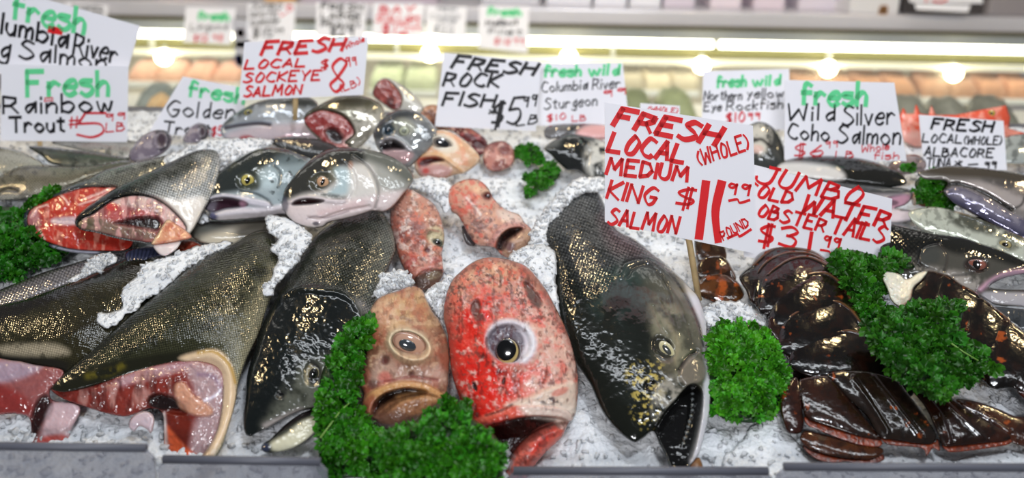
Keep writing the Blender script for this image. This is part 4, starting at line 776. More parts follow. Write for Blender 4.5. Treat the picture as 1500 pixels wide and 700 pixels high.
# ------------------------------------------------------------------ left rear fish
def left_fish():
    L = [([(-25, 262), (0, 258), (15, 249), (32, 243), (64, 242), (129, 243), (182, 235), (200, 240), (150, 253), (107, 270), (88, 276), (60, 286), (20, 292), (-25, 288)], (80, 262, .03, 20), (128, 122, 104), (70, 68, 58), (196, 192, 182), 'grey-brown trout lying lengthwise above the red cut fish'),
         ([(-25, 214), (0, 215), (26, 220), (47, 230), (64, 243), (30, 250), (0, 258), (-25, 262)], (10, 235, .03, 20), (176, 174, 160), (96, 94, 76), (206, 204, 196), 'pale trout cut off by the left edge'),
         ([(43, 214), (96, 218), (161, 227), (190, 234), (150, 243), (107, 244), (75, 240), (60, 228)], (110, 230, .03, 20), (74, 76, 62), (36, 38, 34), (150, 152, 140), 'dark olive trout half buried below the rainbow trout card'),
         ([(75, 208), (120, 203), (182, 204), (205, 212), (185, 232), (150, 226), (100, 216)], (140, 210, .02, 20), (170, 166, 156), (60, 60, 56), (206, 202, 196), 'whitish fish just under the rainbow trout card')]
    for o, pl, c, dk, lt, lb in L:
        f = Form(o, ice_plane(*pl), k=.6, step=1.3, col=c, rough=.22, metal=.3, seed=int(pl[0]) + 7, scale=.5, scale_px=3, axis=(1, 0))
        y0, y1 = f.poly[:, 1].min(), f.poly[:, 1].max()
        f.grad(lt, (0, y0 + .55 * (y1 - y0)), (0, y1), .8, 12).grad(dk, (0, y0 + .35 * (y1 - y0)), (0, y0), .8, 12).paint(dk, noise=(9, .62, .05), op=.6).bump(1, 14)
        if pl[0] == 80:
            l = [(-5, 282), (10, 277), (25, 279)]; f.add(-4, line=l, width=3).paint((24, 22, 20), line=l, width=3, op=.9)
        r = f.root('trout', lb, 'fish'); f.build('body', M_SKIN, r)
    for o, pl, hole, lb in (([(189, 230), (191, 220), (206, 201), (225, 191), (242, 191), (252, 202), (247, 218), (231, 229), (206, 236), (193, 236)], (220, 214, .04, 40), (236, 205, 12, 14, 20), 'purplish grey fish snout with round open mouth left of the ice heap'),
                            ([(268, 206), (276, 189), (290, 180), (303, 184), (306, 198), (298, 206), (282, 210)], (288, 196, .03, 42), (296, 193, 8, 10, 15), 'smaller grey fish snout in front of the golden trout card')):
        f = Form(o, ice_plane(*pl), k=.7, step=1.1, col=(120, 110, 122), rough=.22, seed=8); f.paint((170, 160, 166), noise=(10, .5, .12), op=.7)
        f.paint((26, 22, 28), line=[(hole[0] + hole[2] * math.cos(a) * .9, hole[1] + hole[3] * math.sin(a) * .95) for a in np.linspace(-2.2, 1.6, 12)], width=3, op=.9).add(3, ell=(hole[0], hole[1], hole[2], hole[3]), fe=4)
        f.press(9, ell=(hole[0], hole[1], hole[2] * .55, hole[3] * .7), fe=3).paint((70, 58, 66), ell=(hole[0], hole[1], hole[2] * .55, hole[3] * .7), fe=3).bump(.8, 8)
        r = f.root('small_trout', lb, 'fish'); f.build('head', M_SKIN, r)
left_fish()
# ------------------------------------------------------------------ right rear fish
def right_fish():
    o = [(797, 217), (812, 205), (831, 196), (854, 198), (877, 203), (892, 214), (898, 240), (890, 264), (868, 262), (846, 250), (831, 249), (817, 238), (806, 226)]
    f = Form(o, ice_plane(850, 228, .03, 34), k=.7, step=1.15, col=(34, 36, 36), rough=.2, seed=111)
    f.paint((214, 212, 204), poly=[(862, 215), (895, 205), (905, 250), (890, 270), (868, 262), (858, 240)], fe=8, op=.9, noise=(12, .36, .15)).paint((110, 112, 108), line=[(797, 215), (815, 208)], width=7, op=.6).add(-3, line=[(852, 205), (862, 225), (858, 250)], width=3).bump(1.4, 12)
    r = f.root('dark_salmon', 'black fish head with white belly half sunk in the ice behind the big salmon', 'fish'); f.build('head', M_SKIN, r)
    eye(f, r, 838, 222, 5, 5, 0, depth=2, iris=(60, 60, 56), rim=(40, 40, 38), pupil=(8, 8, 8), extra=1)
    g = Form([(797, 196), (804, 184), (845, 181), (888, 184), (892, 202), (860, 204), (830, 200), (805, 204)], ice_plane(845, 192, .03, 36), k=.6, step=1.3, col=(100, 98, 100), rough=.25, seed=5)
    g.paint((224, 170, 168), poly=[(845, 195), (860, 184), (895, 184), (892, 205), (860, 204)], fe=5, op=.9).paint((34, 34, 34), line=[(828, 200), (840, 186), (850, 182)], width=4, op=.9).bump(1, 9); r = g.root('cut_salmon', 'grey fish with pink cut under the sturgeon card', 'fish'); g.build('body', M_SKIN, r)
    o = [(1085, 210), (1095, 186), (1114, 178), (1134, 188), (1147, 211), (1150, 240), (1131, 254), (1105, 246), (1090, 232)]
    f = Form(o, ice_plane(1118, 215, .05, 40), k=.7, step=1.2, col=(60, 62, 60), rough=.2, seed=113)
    f.paint((206, 202, 190), poly=[(1090, 195), (1115, 182), (1130, 195), (1122, 222), (1098, 226)], fe=5, op=.9, noise=(10, .4, .15)).paint((30, 26, 26), line=[(1100, 208), (1115, 204), (1128, 214)], width=3, op=.9).paint((214, 176, 164), ell=(1109, 218, 9, 6), fe=4, op=.8).bump(1, 10)
    r = f.root('salmon_head', 'black and white salmon head peeking left of the coho salmon card', 'fish'); f.build('head', M_SKIN, r)
    o = [(1138, 244), (1160, 232), (1210, 228), (1262, 232), (1302, 244), (1323, 257), (1327, 270), (1297, 274), (1250, 270), (1200, 264), (1150, 255)]
    f = Form(o, ice_plane(1235, 252, .045, 26), k=.7, step=1.2, col=(30, 30, 28), rough=.18, seed=115)
    f.paint((214, 210, 206), poly=[(1140, 240), (1180, 238), (1225, 246), (1235, 262), (1180, 264), (1140, 254)], fe=5, op=.9).paint((80, 76, 60), line=[(1262, 236), (1300, 246)], width=3, op=.6).bump(1, 12)
    r = f.root('dark_salmon', 'glossy black fish right beneath the coho salmon card', 'fish'); f.build('body', M_SKIN, r)
    o = [(1180, 258), (1210, 262), (1250, 267), (1297, 272), (1334, 278), (1336, 290), (1326, 300), (1312, 305), (1335, 308), (1342, 316), (1336, 324), (1290, 327), (1240, 315), (1190, 296), (1175, 275)]
    f = Form(o, ice_plane(1280, 294, .03, 28), k=.6, step=1.15, col=(150, 144, 148), rough=.2, seed=117)
    f.paint((34, 40, 38), poly=[(1175, 255), (1250, 262), (1335, 274), (1336, 282), (1290, 284), (1240, 282), (1180, 275)], fe=4, op=.9)
    c = [(1300, 290), (1325, 285), (1334, 288), (1326, 300), (1310, 305), (1296, 303)]
    f.press(5, poly=c, fe=3).paint((176, 132, 150), poly=c, fe=3).paint((80, 60, 72), ell=(1308, 297, 8, 4), fe=3, op=.8).paint((222, 206, 210), poly=[(1290, 308), (1330, 308), (1338, 316), (1330, 322), (1290, 324)], fe=3, op=.95).paint((16, 14, 16), line=[(1320, 307), (1337, 308), (1341, 316), (1336, 323)], width=2.4, op=.95).bump(.8, 12)
    r = f.root('salmon_head', 'salmon head with pink open mouth poking out beside the lobster tail card', 'fish'); f.build('head', M_SKIN, r)
    # tuna
    o = [(1345, 252), (1386, 243), (1420, 244), (1457, 248), (1500, 256), (1540, 266), (1540, 368), (1500, 352), (1471, 338), (1429, 316), (1400, 300), (1387, 289), (1382, 279), (1388, 269), (1380, 264), (1355, 262)]
    f = Form(o, ice_plane(1450, 290, .065, 34), k=.5, step=1.15, back=.5, col=(130, 124, 120), rough=.2, metal=.3, seed=121)
    f.paint((70, 62, 48), poly=[(1340, 250), (1386, 240), (1460, 244), (1540, 262), (1540, 275), (1450, 262), (1386, 258)], fe=5, op=.85).paint((190, 180, 176), poly=[(1410, 268), (1450, 268), (1490, 285), (1540, 315), (1490, 305), (1450, 285)], fe=5, op=.8).paint((60, 58, 60), poly=[(1440, 262), (1540, 272), (1540, 300), (1490, 285)], fe=7, op=.7, noise=(12, .42, .15))
    jw = [(1384, 280), (1390, 276), (1410, 275), (1432, 284), (1455, 297), (1480, 312), (1540, 340), (1540, 372), (1500, 354), (1471, 340), (1429, 318), (1400, 302)]
    f.pillow(jw, .35, 1).paint((106, 102, 124), poly=jw, fe=3, op=.95, metal=.4).paint((60, 60, 84), line=[(1392, 292), (1420, 306), (1455, 324), (1500, 345)], width=5, op=.7, noise=(10, .35, .15)).paint((180, 174, 184), line=[(1400, 282), (1430, 292), (1470, 312), (1520, 335)], width=6, op=.6, noise=(10, .42, .15))
    ml = [(1384, 276), (1390, 271), (1407, 270), (1429, 277), (1450, 287), (1469, 299), (1481, 307)]
    f.add(-6, line=ml, width=3).paint((12, 12, 14), line=ml, width=3, op=.97).paint((30, 30, 30), line=[(1481, 307), (1495, 300), (1500, 290)], width=2, op=.8).bump(1, 16)
    r = f.root('tuna', 'shiny violet-grey albacore with closed long jaw at the right edge', 'fish'); f.build('head', M_SKIN, r)
    o = [(1330, 312), (1355, 304), (1380, 304), (1430, 317), (1480, 337), (1540, 366), (1540, 402), (1490, 386), (1450, 372), (1400, 352), (1350, 336)]
    f = Form(o, ice_plane(1430, 345, .045, 28), k=.55, step=1.15, col=(190, 194, 180), rough=.2, metal=.2, seed=123)
    f.paint((56, 58, 48), poly=[(1385, 306), (1430, 315), (1500, 344), (1490, 352), (1430, 340), (1400, 330)], fe=5, op=.9, noise=(12, .32, .15)).paint((190, 150, 90), line=[(1400, 309), (1440, 320), (1480, 338), (1510, 352)], width=2, op=.6).paint((90, 92, 84), noise=(9, .6, .06), op=.5).add(-2, ell=(1473, 358, 12, 8, 15), fe=3).paint((100, 100, 84), ell=(1476, 358, 15, 9, 20), fe=4, op=.7).bump(1, 14)
    r = f.root('silver_salmon', 'pale fish with round eye lying between the tuna and the salmon below it', 'fish'); f.build('head', M_SKIN, r)
    eye(f, r, 1472, 358, 9, 6.5, 15, depth=3, iris=(176, 160, 110), rim=(110, 104, 80), pupil=(24, 22, 18), extra=2)
    o = [(1290, 330), (1306, 328), (1340, 335), (1368, 341), (1410, 347), (1440, 357), (1470, 367), (1500, 381), (1540, 398), (1540, 403), (1510, 400), (1472, 407), (1450, 420), (1475, 424), (1540, 428), (1540, 454), (1495, 449), (1460, 447), (1435, 434), (1400, 430), (1350, 425), (1310, 405), (1290, 370)]
    f = Form(o, ice_plane(1400, 390, .035, 28), k=.55, step=1.15, back=.4, col=(74, 72, 66), rough=.14, metal=.0, seed=125)
    f.paint((20, 20, 18), poly=[(1285, 325), (1340, 332), (1410, 344), (1470, 364), (1540, 395), (1540, 402), (1480, 388), (1440, 376), (1400, 372), (1370, 362), (1345, 372), (1300, 372)], fe=6, op=.92).paint(None, poly=[(1285, 325), (1340, 334), (1375, 345), (1348, 362), (1340, 390), (1290, 390)], fe=5, scale=.7)
    f.paint((62, 64, 62), ell=(1362, 373, 16, 15), fe=6, op=.7).paint((176, 168, 160), poly=[(1345, 392), (1400, 398), (1440, 410), (1430, 432), (1370, 425)], fe=8, op=.7, noise=(12, .4, .15))
    a = [(1348, 390), (1346, 376), (1354, 361), (1376, 355)]; f.add(-3.5, line=a, width=3).paint((12, 12, 12), line=a, width=2.6, op=.9)
    for l in ([(1376, 358), (1388, 375), (1384, 396)], [(1396, 404), (1420, 402), (1440, 396)], [(1342, 384), (1356, 392), (1370, 396)]): f.add(-2.4, line=l, width=2).paint((60, 54, 50), line=l, width=2, op=.6)
    c = [(1450, 418), (1470, 404), (1500, 398), (1540, 401), (1540, 428), (1480, 424)]
    f.press(3, poly=c, fe=3).paint((46, 24, 36), poly=c, fe=2.5).paint((190, 150, 168), line=[(1436, 424), (1452, 411), (1475, 401), (1505, 396)], width=4, op=.9).add(4, line=[(1436, 424), (1452, 410), (1475, 400), (1505, 395)], width=4)
    f.paint((170, 166, 170), poly=[(1440, 428), (1475, 428), (1540, 432), (1540, 452), (1480, 446), (1445, 440)], fe=3, op=.9).add(-4, ell=(1430, 388, 17, 10), fe=4).paint((40, 30, 28), ell=(1430, 388, 18, 11), fe=4, op=.9).bump(1.2, 18).bump(.5, 5)
    r = f.root('big_salmon', 'dark salmon head with reddish eye and open mouth at the right edge', 'fish'); f.build('head', M_SKIN, r)
    eye(f, r, 1430, 388, 14, 9, 0, depth=4, iris=(140, 84, 70), rim=(90, 60, 52), pupil=(22, 16, 16), pr=(.4, .8), extra=3)
    # orange rockfish behind the albacore card
    o = [(1316, 172), (1320, 164), (1323, 156), (1328, 166), (1338, 166), (1342, 150), (1348, 166), (1360, 168), (1364, 152), (1371, 168), (1400, 168), (1440, 160), (1474, 154), (1480, 172), (1478, 188), (1505, 196), (1505, 206), (1470, 205), (1400, 215), (1340, 216), (1320, 205)]
    f = Form(o, y_plane(1400, 190, .70, 70), k=.45, step=1.2, col=(224, 92, 66), rough=.3, sharp=True, seed=127)
    f.paint((240, 170, 150), noise=(12, .52, .1), op=.7).paint((236, 200, 190), poly=[(1316, 195), (1400, 195), (1400, 216), (1320, 215)], fe=6, op=.6).bump(1, 9)
    r = f.root('orange_rockfish', 'orange-red spiny rockfish behind the albacore tuna card', 'fish'); f.build('body', M_ROCK, r)
    eye(f, r, 1452, 166, 5, 5, 0, depth=2, iris=(214, 180, 60), rim=(60, 40, 30), pupil=(20, 14, 10), extra=1)
    for o, pl, c, lb in (([(1465, 205), (1500, 196), (1540, 198), (1540, 236), (1500, 240), (1470, 236)], (1500, 220, .03, 30), (170, 176, 172), 'pale grey fish side right of the albacore tuna card'),
                         ([(1300, 248), (1312, 232), (1340, 226), (1356, 236), (1352, 250), (1320, 256)], (1325, 242, .03, 34), (150, 134, 134), 'dull mauve fish between the coho and albacore cards'),
                         ([(1440, 452), (1470, 450), (1540, 462), (1540, 500), (1500, 488), (1470, 470)], (1490, 466, .02, 24), (66, 70, 74), 'dark grey fish side above the small lobster tail')):
        g = Form(o, ice_plane(*pl), k=.5, step=1.3, col=c, rough=.22, metal=.2, seed=int(pl[0])); g.paint(tuple(int(v * .5) for v in c), noise=(10, .55, .08), op=.7).bump(1.2, 12)
        r = g.root('silver_salmon', lb, 'fish'); g.build('body', M_SKIN, r)
    g = Form([(1335, 286), (1342, 280), (1350, 286), (1358, 296), (1370, 299), (1369, 303), (1354, 303), (1344, 300), (1337, 300)], ice_plane(1350, 292, .03, 30), k=.6, step=1.0, col=(150, 84, 66), rough=.3, seed=2)
    g.paint((222, 206, 196), ell=(1340, 296, 6, 8), fe=3, op=.9).bump(1, 6); tag(g.build('fish_scrap', M_FLESH), 'little reddish scrap of fish beside the pink open mouth', 'fish scrap')
right_fish()
# ------------------------------------------------------------------ lobster tails
def shell(poly, plane, k, lift, seed, root, name, dark=(12, 8, 7), mid=(34, 17, 11), spot=(176, 84, 34), rimline=None, dens=.62, axis=None, ridges=(), fringe=None, back=.4):
    f = Form(poly, plane, k=k, step=1.15, back=back, col=dark, rough=.16, seed=seed, lift=lift)
    f.paint(mid, noise=(16, .58, .12), op=.7).paint(spot, noise=(18, dens + .14, .05), op=.7).paint((10, 8, 8), noise=(9, .6, .06), op=.5)
    if rimline: f.add(4, line=rimline, width=3.2).paint((104, 70, 46), line=rimline, width=1.8, op=.8)
    for l in ridges: f.add(3, line=l, width=4); f.add(-1.5, line=[(x + 5, y) for x, y in l], width=2)
    f.bump(.8, 16)
    f.build(name, M_SHELL, root)
    if fringe:
        g = Form(fringe, plane, k=.2, step=1.0, back=.5, col=(128, 50, 20), rough=.35, seed=seed, lift=lift - 2); g.u, g.v = g.X, g.Y
        g.paint((70, 26, 14), noise=(3.5, .5, .1), op=.8); g.bump(1.6, 3.2).build('fringe', M_SHELL, root)
    return f
def big_lobster():
    pl = ice_plane(1190, 450, .025, 20)
    r = empty('lobster_tail', Vector(on_ice(1190, 450, .02)), 'biggest glossy dark lobster tail, its fan spread at the front', 'lobster tail', 'raw lobster tails')
    S = [([(1083, 408), (1088, 398), (1100, 388), (1110, 373), (1128, 363), (1150, 359), (1172, 360), (1192, 366), (1208, 377), (1220, 390), (1238, 430), (1180, 450), (1110, 450), (1092, 424)], .50, 0, [(1104, 388), (1128, 367), (1150, 362), (1190, 369), (1214, 386)]),
         ([(1104, 436), (1106, 405), (1120, 382), (1140, 371), (1164, 366), (1188, 369), (1208, 379), (1224, 396), (1240, 430), (1180, 455), (1116, 455)], .5, 6, [(1108, 400), (1122, 384), (1142, 373), (1164, 369), (1190, 372), (1212, 386)]),
         ([(1112, 456), (1110, 430), (1114, 410), (1124, 400), (1138, 388), (1157, 377), (1180, 373), (1201, 379), (1219, 390), (1232, 408), (1248, 440), (1200, 470), (1130, 462)], .5, 12, [(1124, 401), (1138, 391), (1157, 380), (1180, 376), (1200, 382), (1218, 394), (1230, 410)]),
         ([(1126, 472), (1130, 450), (1140, 428), (1155, 413), (1173, 402), (1196, 396), (1217, 399), (1233, 413), (1248, 436), (1262, 466), (1200, 490), (1142, 485)], .5, 18, [(1142, 429), (1156, 416), (1174, 405), (1196, 399), (1216, 403), (1232, 417), (1245, 438)]),
         ([(1140, 500), (1146, 474), (1158, 459), (1177, 448), (1200, 439), (1224, 437), (1245, 448), (1262, 469), (1278, 498), (1200, 525), (1150, 518)], .5, 24, [(1158, 462), (1177, 451), (1200, 442), (1223, 440), (1244, 452), (1259, 471)]),
         ([(1156, 532), (1162, 508), (1182, 493), (1212, 483), (1240, 478), (1267, 486), (1286, 503), (1304, 528), (1318, 552), (1280, 556), (1230, 554), (1180, 548)], .5, 28, [(1180, 497), (1212, 487), (1240, 482), (1266, 490), (1284, 506)])]
    shell([(1100, 392), (1128, 366), (1172, 363), (1208, 380), (1240, 425), (1275, 480), (1312, 540), (1340, 575), (1300, 590), (1240, 588), (1180, 580), (1150, 566), (1160, 540), (1136, 500), (1118, 456), (1096, 424)], pl, .3, -2, 199, r, 'underside', dark=(14, 9, 7), mid=(24, 14, 10), dens=.9)
    for i, (p, k, lf, rim) in enumerate(S): shell(p, pl, k, lf, 200 + i * 9, r, 'shell_segment', rimline=rim)
    # side flaps
    for i, p in enumerate(([(1126, 466), (1138, 462), (1150, 480), (1150, 500), (1140, 500), (1128, 484)], [(1150, 508), (1166, 505), (1185, 525), (1200, 548), (1190, 560), (1170, 540), (1155, 530)])):
        shell(p, pl, .6, 22, 260 + i, r, 'side_flap', dark=(40, 20, 14))
    pf = ice_plane(1270, 600, .02, 22)
    B = [([(1146, 560), (1156, 556), (1168, 552), (1175, 570), (1176, 600), (1178, 622), (1172, 634), (1156, 634), (1149, 622), (1144, 600), (1143, 575)], .6, 8, (44, 18, 13), (), None),
         ([(1172, 640), (1182, 631), (1220, 640), (1260, 651), (1290, 655), (1293, 665), (1276, 673), (1258, 673), (1222, 669), (1190, 659), (1176, 650)], .55, 4, (70, 36, 16), (), [(1174, 650), (1190, 660), (1222, 668), (1260, 673), (1290, 664), (1294, 674), (1268, 681), (1240, 676), (1222, 678), (1200, 674), (1184, 664)]),
         ([(1170, 560), (1185, 552), (1215, 550), (1232, 566), (1250, 588), (1268, 612), (1288, 636), (1290, 644), (1262, 640), (1235, 632), (1205, 622), (1182, 612), (1175, 590)], .45, 10, (36, 18, 11), (), [(1180, 610), (1205, 620), (1240, 632), (1288, 642), (1288, 654), (1262, 652), (1238, 645), (1200, 630), (1183, 622)]),
         ([(1400, 585), (1430, 588), (1460, 598), (1490, 610), (1530, 612), (1530, 655), (1480, 648), (1440, 620), (1405, 600)], .35, 4, (60, 28, 14), ([(1410, 592), (1440, 606), (1475, 630)],), None),
         ([(1318, 556), (1340, 558), (1372, 569), (1400, 587), (1440, 612), (1476, 634), (1474, 645), (1440, 649), (1400, 653), (1380, 652), (1370, 630), (1358, 602), (1342, 580)], .42, 9, (32, 16, 10), ([(1350, 575), (1375, 605), (1390, 645)], [(1370, 575), (1405, 608), (1440, 640)]), [(1380, 650), (1400, 652), (1440, 648), (1476, 640), (1478, 650), (1440, 657), (1396, 662), (1384, 658)]),
         ([(1212, 548), (1240, 542), (1278, 545), (1312, 556), (1328, 574), (1346, 598), (1360, 618), (1370, 636), (1364, 650), (1340, 649), (1312, 644), (1288, 640), (1270, 610), (1244, 586), (1224, 564)], .42, 14, (26, 17, 12), ([(1250, 555), (1275, 590), (1300, 630)], [(1280, 552), (1310, 590), (1345, 635)]), [(1290, 638), (1312, 644), (1364, 648), (1372, 642), (1376, 660), (1366, 656), (1356, 668), (1350, 656), (1310, 652), (1296, 648)])]
    for i, (p, k, lf, dk, rd, fr) in enumerate(B): shell(p, pf, k, lf, 300 + i * 7, r, 'tail_fan_blade', dark=dk, mid=(50, 22, 13) if i != 5 else (34, 21, 14), ridges=rd, fringe=fr, dens=.66)
big_lobster()
def small_lobsters():
    pl = ice_plane(1420, 480, .03, 22)
    r = empty('lobster_tail', Vector(on_ice(1420, 480, .02)), 'lobster tail with white meat showing, running off the right edge', 'lobster tail', 'raw lobster tails')
    S = [([(1325, 427), (1330, 416), (1344, 405), (1360, 397), (1380, 401), (1400, 414), (1402, 450), (1360, 460), (1332, 440)], 16), ([(1360, 450), (1362, 424), (1374, 408), (1388, 403), (1408, 416), (1434, 432), (1446, 460), (1430, 505), (1390, 500), (1366, 475)], 18),
         ([(1404, 510), (1404, 470), (1418, 446), (1436, 436), (1458, 451), (1482, 474), (1484, 530), (1450, 560), (1415, 540)], 20), ([(1440, 550), (1442, 500), (1456, 474), (1474, 468), (1500, 486), (1540, 512), (1540, 610), (1505, 590), (1484, 568), (1455, 568)], 24)]
    for i, (p, lf) in enumerate(S): shell(p, pl, .5, lf, 400 + i * 9, r, 'shell_segment', rimline=[q for q in p[1:6]], dens=.56)
    shell([(1486, 560), (1492, 548), (1512, 546), (1540, 560), (1540, 620), (1506, 590), (1490, 575)], pl, .6, 26, 440, r, 'side_flap', dark=(60, 24, 16))
    g = Form([(1292, 405), (1299, 398), (1318, 402), (1328, 409), (1345, 400), (1358, 398), (1350, 410), (1338, 422), (1334, 438), (1320, 450), (1306, 440), (1300, 424)], ice_plane(1320, 425, .035, 26), k=.7, step=1.0, col=(216, 212, 196), rough=.25, seed=7, lift=34)
    g.paint((236, 226, 200), poly=[(1328, 405), (1358, 396), (1340, 430), (1322, 448), (1318, 430)], fe=4).paint((176, 110, 70), line=[(1318, 448), (1332, 440), (1336, 426)], width=2.5, op=.6); g.bump(4, 11).bump(1.5, 5); g.build('meat', M_FLESH, r)
    pl = ice_plane(1050, 400, .02, 26)
    r = empty('lobster_tail', Vector(on_ice(1050, 400, .01)), 'mottled orange-brown lobster tail half hidden below the king salmon card', 'lobster tail', 'raw lobster tails')
    for i, (p, lf) in enumerate([([(1018, 345), (1040, 340), (1058, 350), (1064, 380), (1040, 392), (1022, 384)], 0), ([(1021, 388), (1036, 374), (1058, 374), (1070, 388), (1078, 410), (1050, 420), (1026, 412)], 4), ([(1023, 430), (1025, 410), (1042, 400), (1064, 402), (1080, 412), (1090, 430), (1080, 442), (1060, 446), (1040, 440)], 8)]):
        shell(p, pl, .55, lf, 460 + i * 5, r, 'shell_segment', dark=(50, 30, 16), mid=(100, 58, 24), rimline=p[1:5], dens=.52)
small_lobsters()
# ------------------------------------------------------------------ kale
def leaf_mat():
    m, nt, b = new_mat('curly_kale_leaf'); a = N(nt, 'ShaderNodeAttribute', attribute_name='Col'); nt.links.new(a.outputs['Color'], b.inputs['Base Color'])
    b.inputs['Roughness'].default_value = .38; b.inputs['Subsurface Weight'].default_value = .0
    tr = N(nt, 'ShaderNodeBsdfTranslucent'); nt.links.new(a.outputs['Color'], tr.inputs['Color']); mx = N(nt, 'ShaderNodeMixShader'); mx.inputs[0].default_value = .35
    out = nt.nodes['Material Output']; nt.links.new(b.outputs[0], mx.inputs[1]); nt.links.new(tr.outputs[0], mx.inputs[2]); nt.links.new(mx.outputs[0], out.inputs['Surface'])
    return m
M_LEAF = leaf_mat(); M_STEM = plain('kale_stem', (120, 160, 70), .4)
def kale(poly, pl, label, k=.55, lift=6, r_px=9, dens=.020, seed=1, stem=None, col=(50, 120, 22), name='curly_kale', cat='kale'):
    rs = np.random.RandomState(seed); sm = smooth(poly, True, 3); big = min(np.ptp(sm[:, 0]), np.ptp(sm[:, 1])) > 60
    cc = sm.mean(0); dv = sm - cc; dv /= np.linalg.norm(dv, axis=1)[:, None]; sm = sm + dv * (rs.uniform(-7, 5, len(sm)) if big else rs.uniform(-2, 2, len(sm)))[:, None]
    f = Form(sm, pl, k=k, step=2.0, lift=lift)
    if big: f.H = f.H + np.clip(f.sd / 8, 0, 1) * ((fbm(f.X, f.Y, 34, 2, seed) - .5) * 46)
    ys, xs = np.nonzero(f.sd > 0); n = int(f.X[f.sd > 0].size * 4 * dens); pick = rs.randint(0, len(ys), n)
    root = empty(name, Vector(f.plane.hit(*[np.array(v) for v in f.poly.mean(0)])[0]), label, cat, 'green kale garnish')
    NR, NA = 5, 22; V, C, F = [], [], []; gy, gx = np.gradient(f.H, f.step)
    zv = np.array(pl.v); xv = RN @ np.array([1., 0, 0]); xv = xv - zv * (xv @ zv); xv /= np.linalg.norm(xv); yv = np.cross(zv, xv)
    for q, p in enumerate(pick):
        i, j = ys[p], xs[p]; px, py = f.X[i, j] + rs.uniform(-1, 1), f.Y[i, j] + rs.uniform(-1, 1)
        P, t = f.point(px, py, f.H[i, j] + lift, rs.uniform(-7, 2)); s = t / FPX
        nrm = np.array([-gx[i, j] * .8 + rs.normal() * .45, gy[i, j] * .8 + rs.normal() * .45, 1.0]); nrm = nrm[0] * xv + nrm[1] * yv + nrm[2] * zv; nrm /= np.linalg.norm(nrm)
        a = np.cross(nrm, rs.normal(size=3)); a /= np.linalg.norm(a); b = np.cross(nrm, a); R = r_px * s * rs.uniform(.6, 1.2)
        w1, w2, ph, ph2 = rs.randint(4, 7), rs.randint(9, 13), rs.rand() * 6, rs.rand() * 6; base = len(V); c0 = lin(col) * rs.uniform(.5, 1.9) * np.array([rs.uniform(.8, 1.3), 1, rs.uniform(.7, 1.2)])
        cup = rs.uniform(-.2, .7)
        for ir in range(NR):
            rr = .12 + .88 * ir / (NR - 1)
            for ia in range(NA):
                th = 2 * math.pi * ia / NA; z = rr ** 2 * (.42 * math.sin(w1 * th + ph) + .22 * rr * math.sin(w2 * th + ph2) + cup); rad = rr * (1 + .14 * math.sin(w2 * th + ph) * rr)
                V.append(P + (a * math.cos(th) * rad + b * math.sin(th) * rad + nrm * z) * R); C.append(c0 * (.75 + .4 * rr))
        for ir in range(NR - 1):
            for ia in range(NA):
                F.append((base + ir * NA + ia, base + ir * NA + (ia + 1) % NA, base + (ir + 1) * NA + (ia + 1) % NA, base + (ir + 1) * NA + ia))
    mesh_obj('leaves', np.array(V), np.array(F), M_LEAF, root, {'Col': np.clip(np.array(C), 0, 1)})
    for st in (stem or []):
        pts = [f.point(x, y, None, 5)[0] for x, y in st]; fibre('stem', pts, .0011, .0006, M_STEM, root)
    # leaf flesh under the frills
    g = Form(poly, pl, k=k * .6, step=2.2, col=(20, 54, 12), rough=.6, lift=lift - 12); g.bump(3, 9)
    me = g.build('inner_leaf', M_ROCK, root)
kale([(537, 458), (546, 472), (540, 500), (530, 540), (524, 580), (528, 606), (546, 628), (570, 640), (575, 700), (520, 700), (480, 696), (466, 640), (460, 600), (470, 550), (484, 515), (508, 480)], ice_plane(510, 580, .035, 28), 'tall bunch of curly kale left of the brown rockfish', seed=3, stem=[[(470, 640), (500, 600), (512, 590)]])
kale([(562, 640), (600, 622), (624, 600), (650, 588), (682, 592), (694, 612), (716, 628), (734, 650), (738, 680), (728, 730), (660, 740), (580, 730), (560, 690)], ice_plane(650, 660, .05, 30), 'front bunch of curly kale below both big rockfish', seed=4)
kale([(1040, 484), (1060, 474), (1095, 472), (1126, 482), (1146, 515), (1154, 555), (1146, 590), (1118, 616), (1080, 618), (1046, 602), (1036, 540)], ice_plane(1092, 545, .03, 30), 'bright round bunch of kale between king salmon and lobster', seed=5, r_px=8, dens=.026, col=(64, 140, 28))
kale([(1216, 382), (1235, 366), (1262, 368), (1285, 378), (1302, 368), (1330, 382), (1340, 392), (1300, 398), (1292, 430), (1306, 470), (1280, 492), (1256, 462), (1240, 425)], ice_plane(1280, 420, .04, 28), 'kale bunch behind the lobster, touching the lobster tail card', seed=6, col=(50, 112, 26))
kale([(1262, 480), (1300, 462), (1345, 440), (1400, 440), (1412, 452), (1408, 490), (1440, 510), (1454, 540), (1420, 556), (1386, 582), (1340, 574), (1304, 548), (1282, 515)], ice_plane(1350, 510, .06, 26), 'kale bunch resting between the two lobster tails', seed=7, col=(46, 106, 26), stem=[[(1388, 500), (1410, 515), (1432, 528)]])
kale([(-30, 308), (10, 303), (36, 308), (60, 330), (84, 352), (98, 372), (70, 386), (30, 402), (-30, 412)], ice_plane(30, 355, .02, 24), 'kale bunch at the left edge behind the red cut fish', seed=8, col=(40, 106, 22))
kale([(1340, 268), (1352, 256), (1372, 250), (1390, 262), (1386, 280), (1394, 300), (1378, 308), (1356, 296), (1344, 280)], ice_plane(1366, 278, .05, 34), 'kale sprig in front of the tuna snout', seed=9, r_px=7, dens=.03, lift=14)
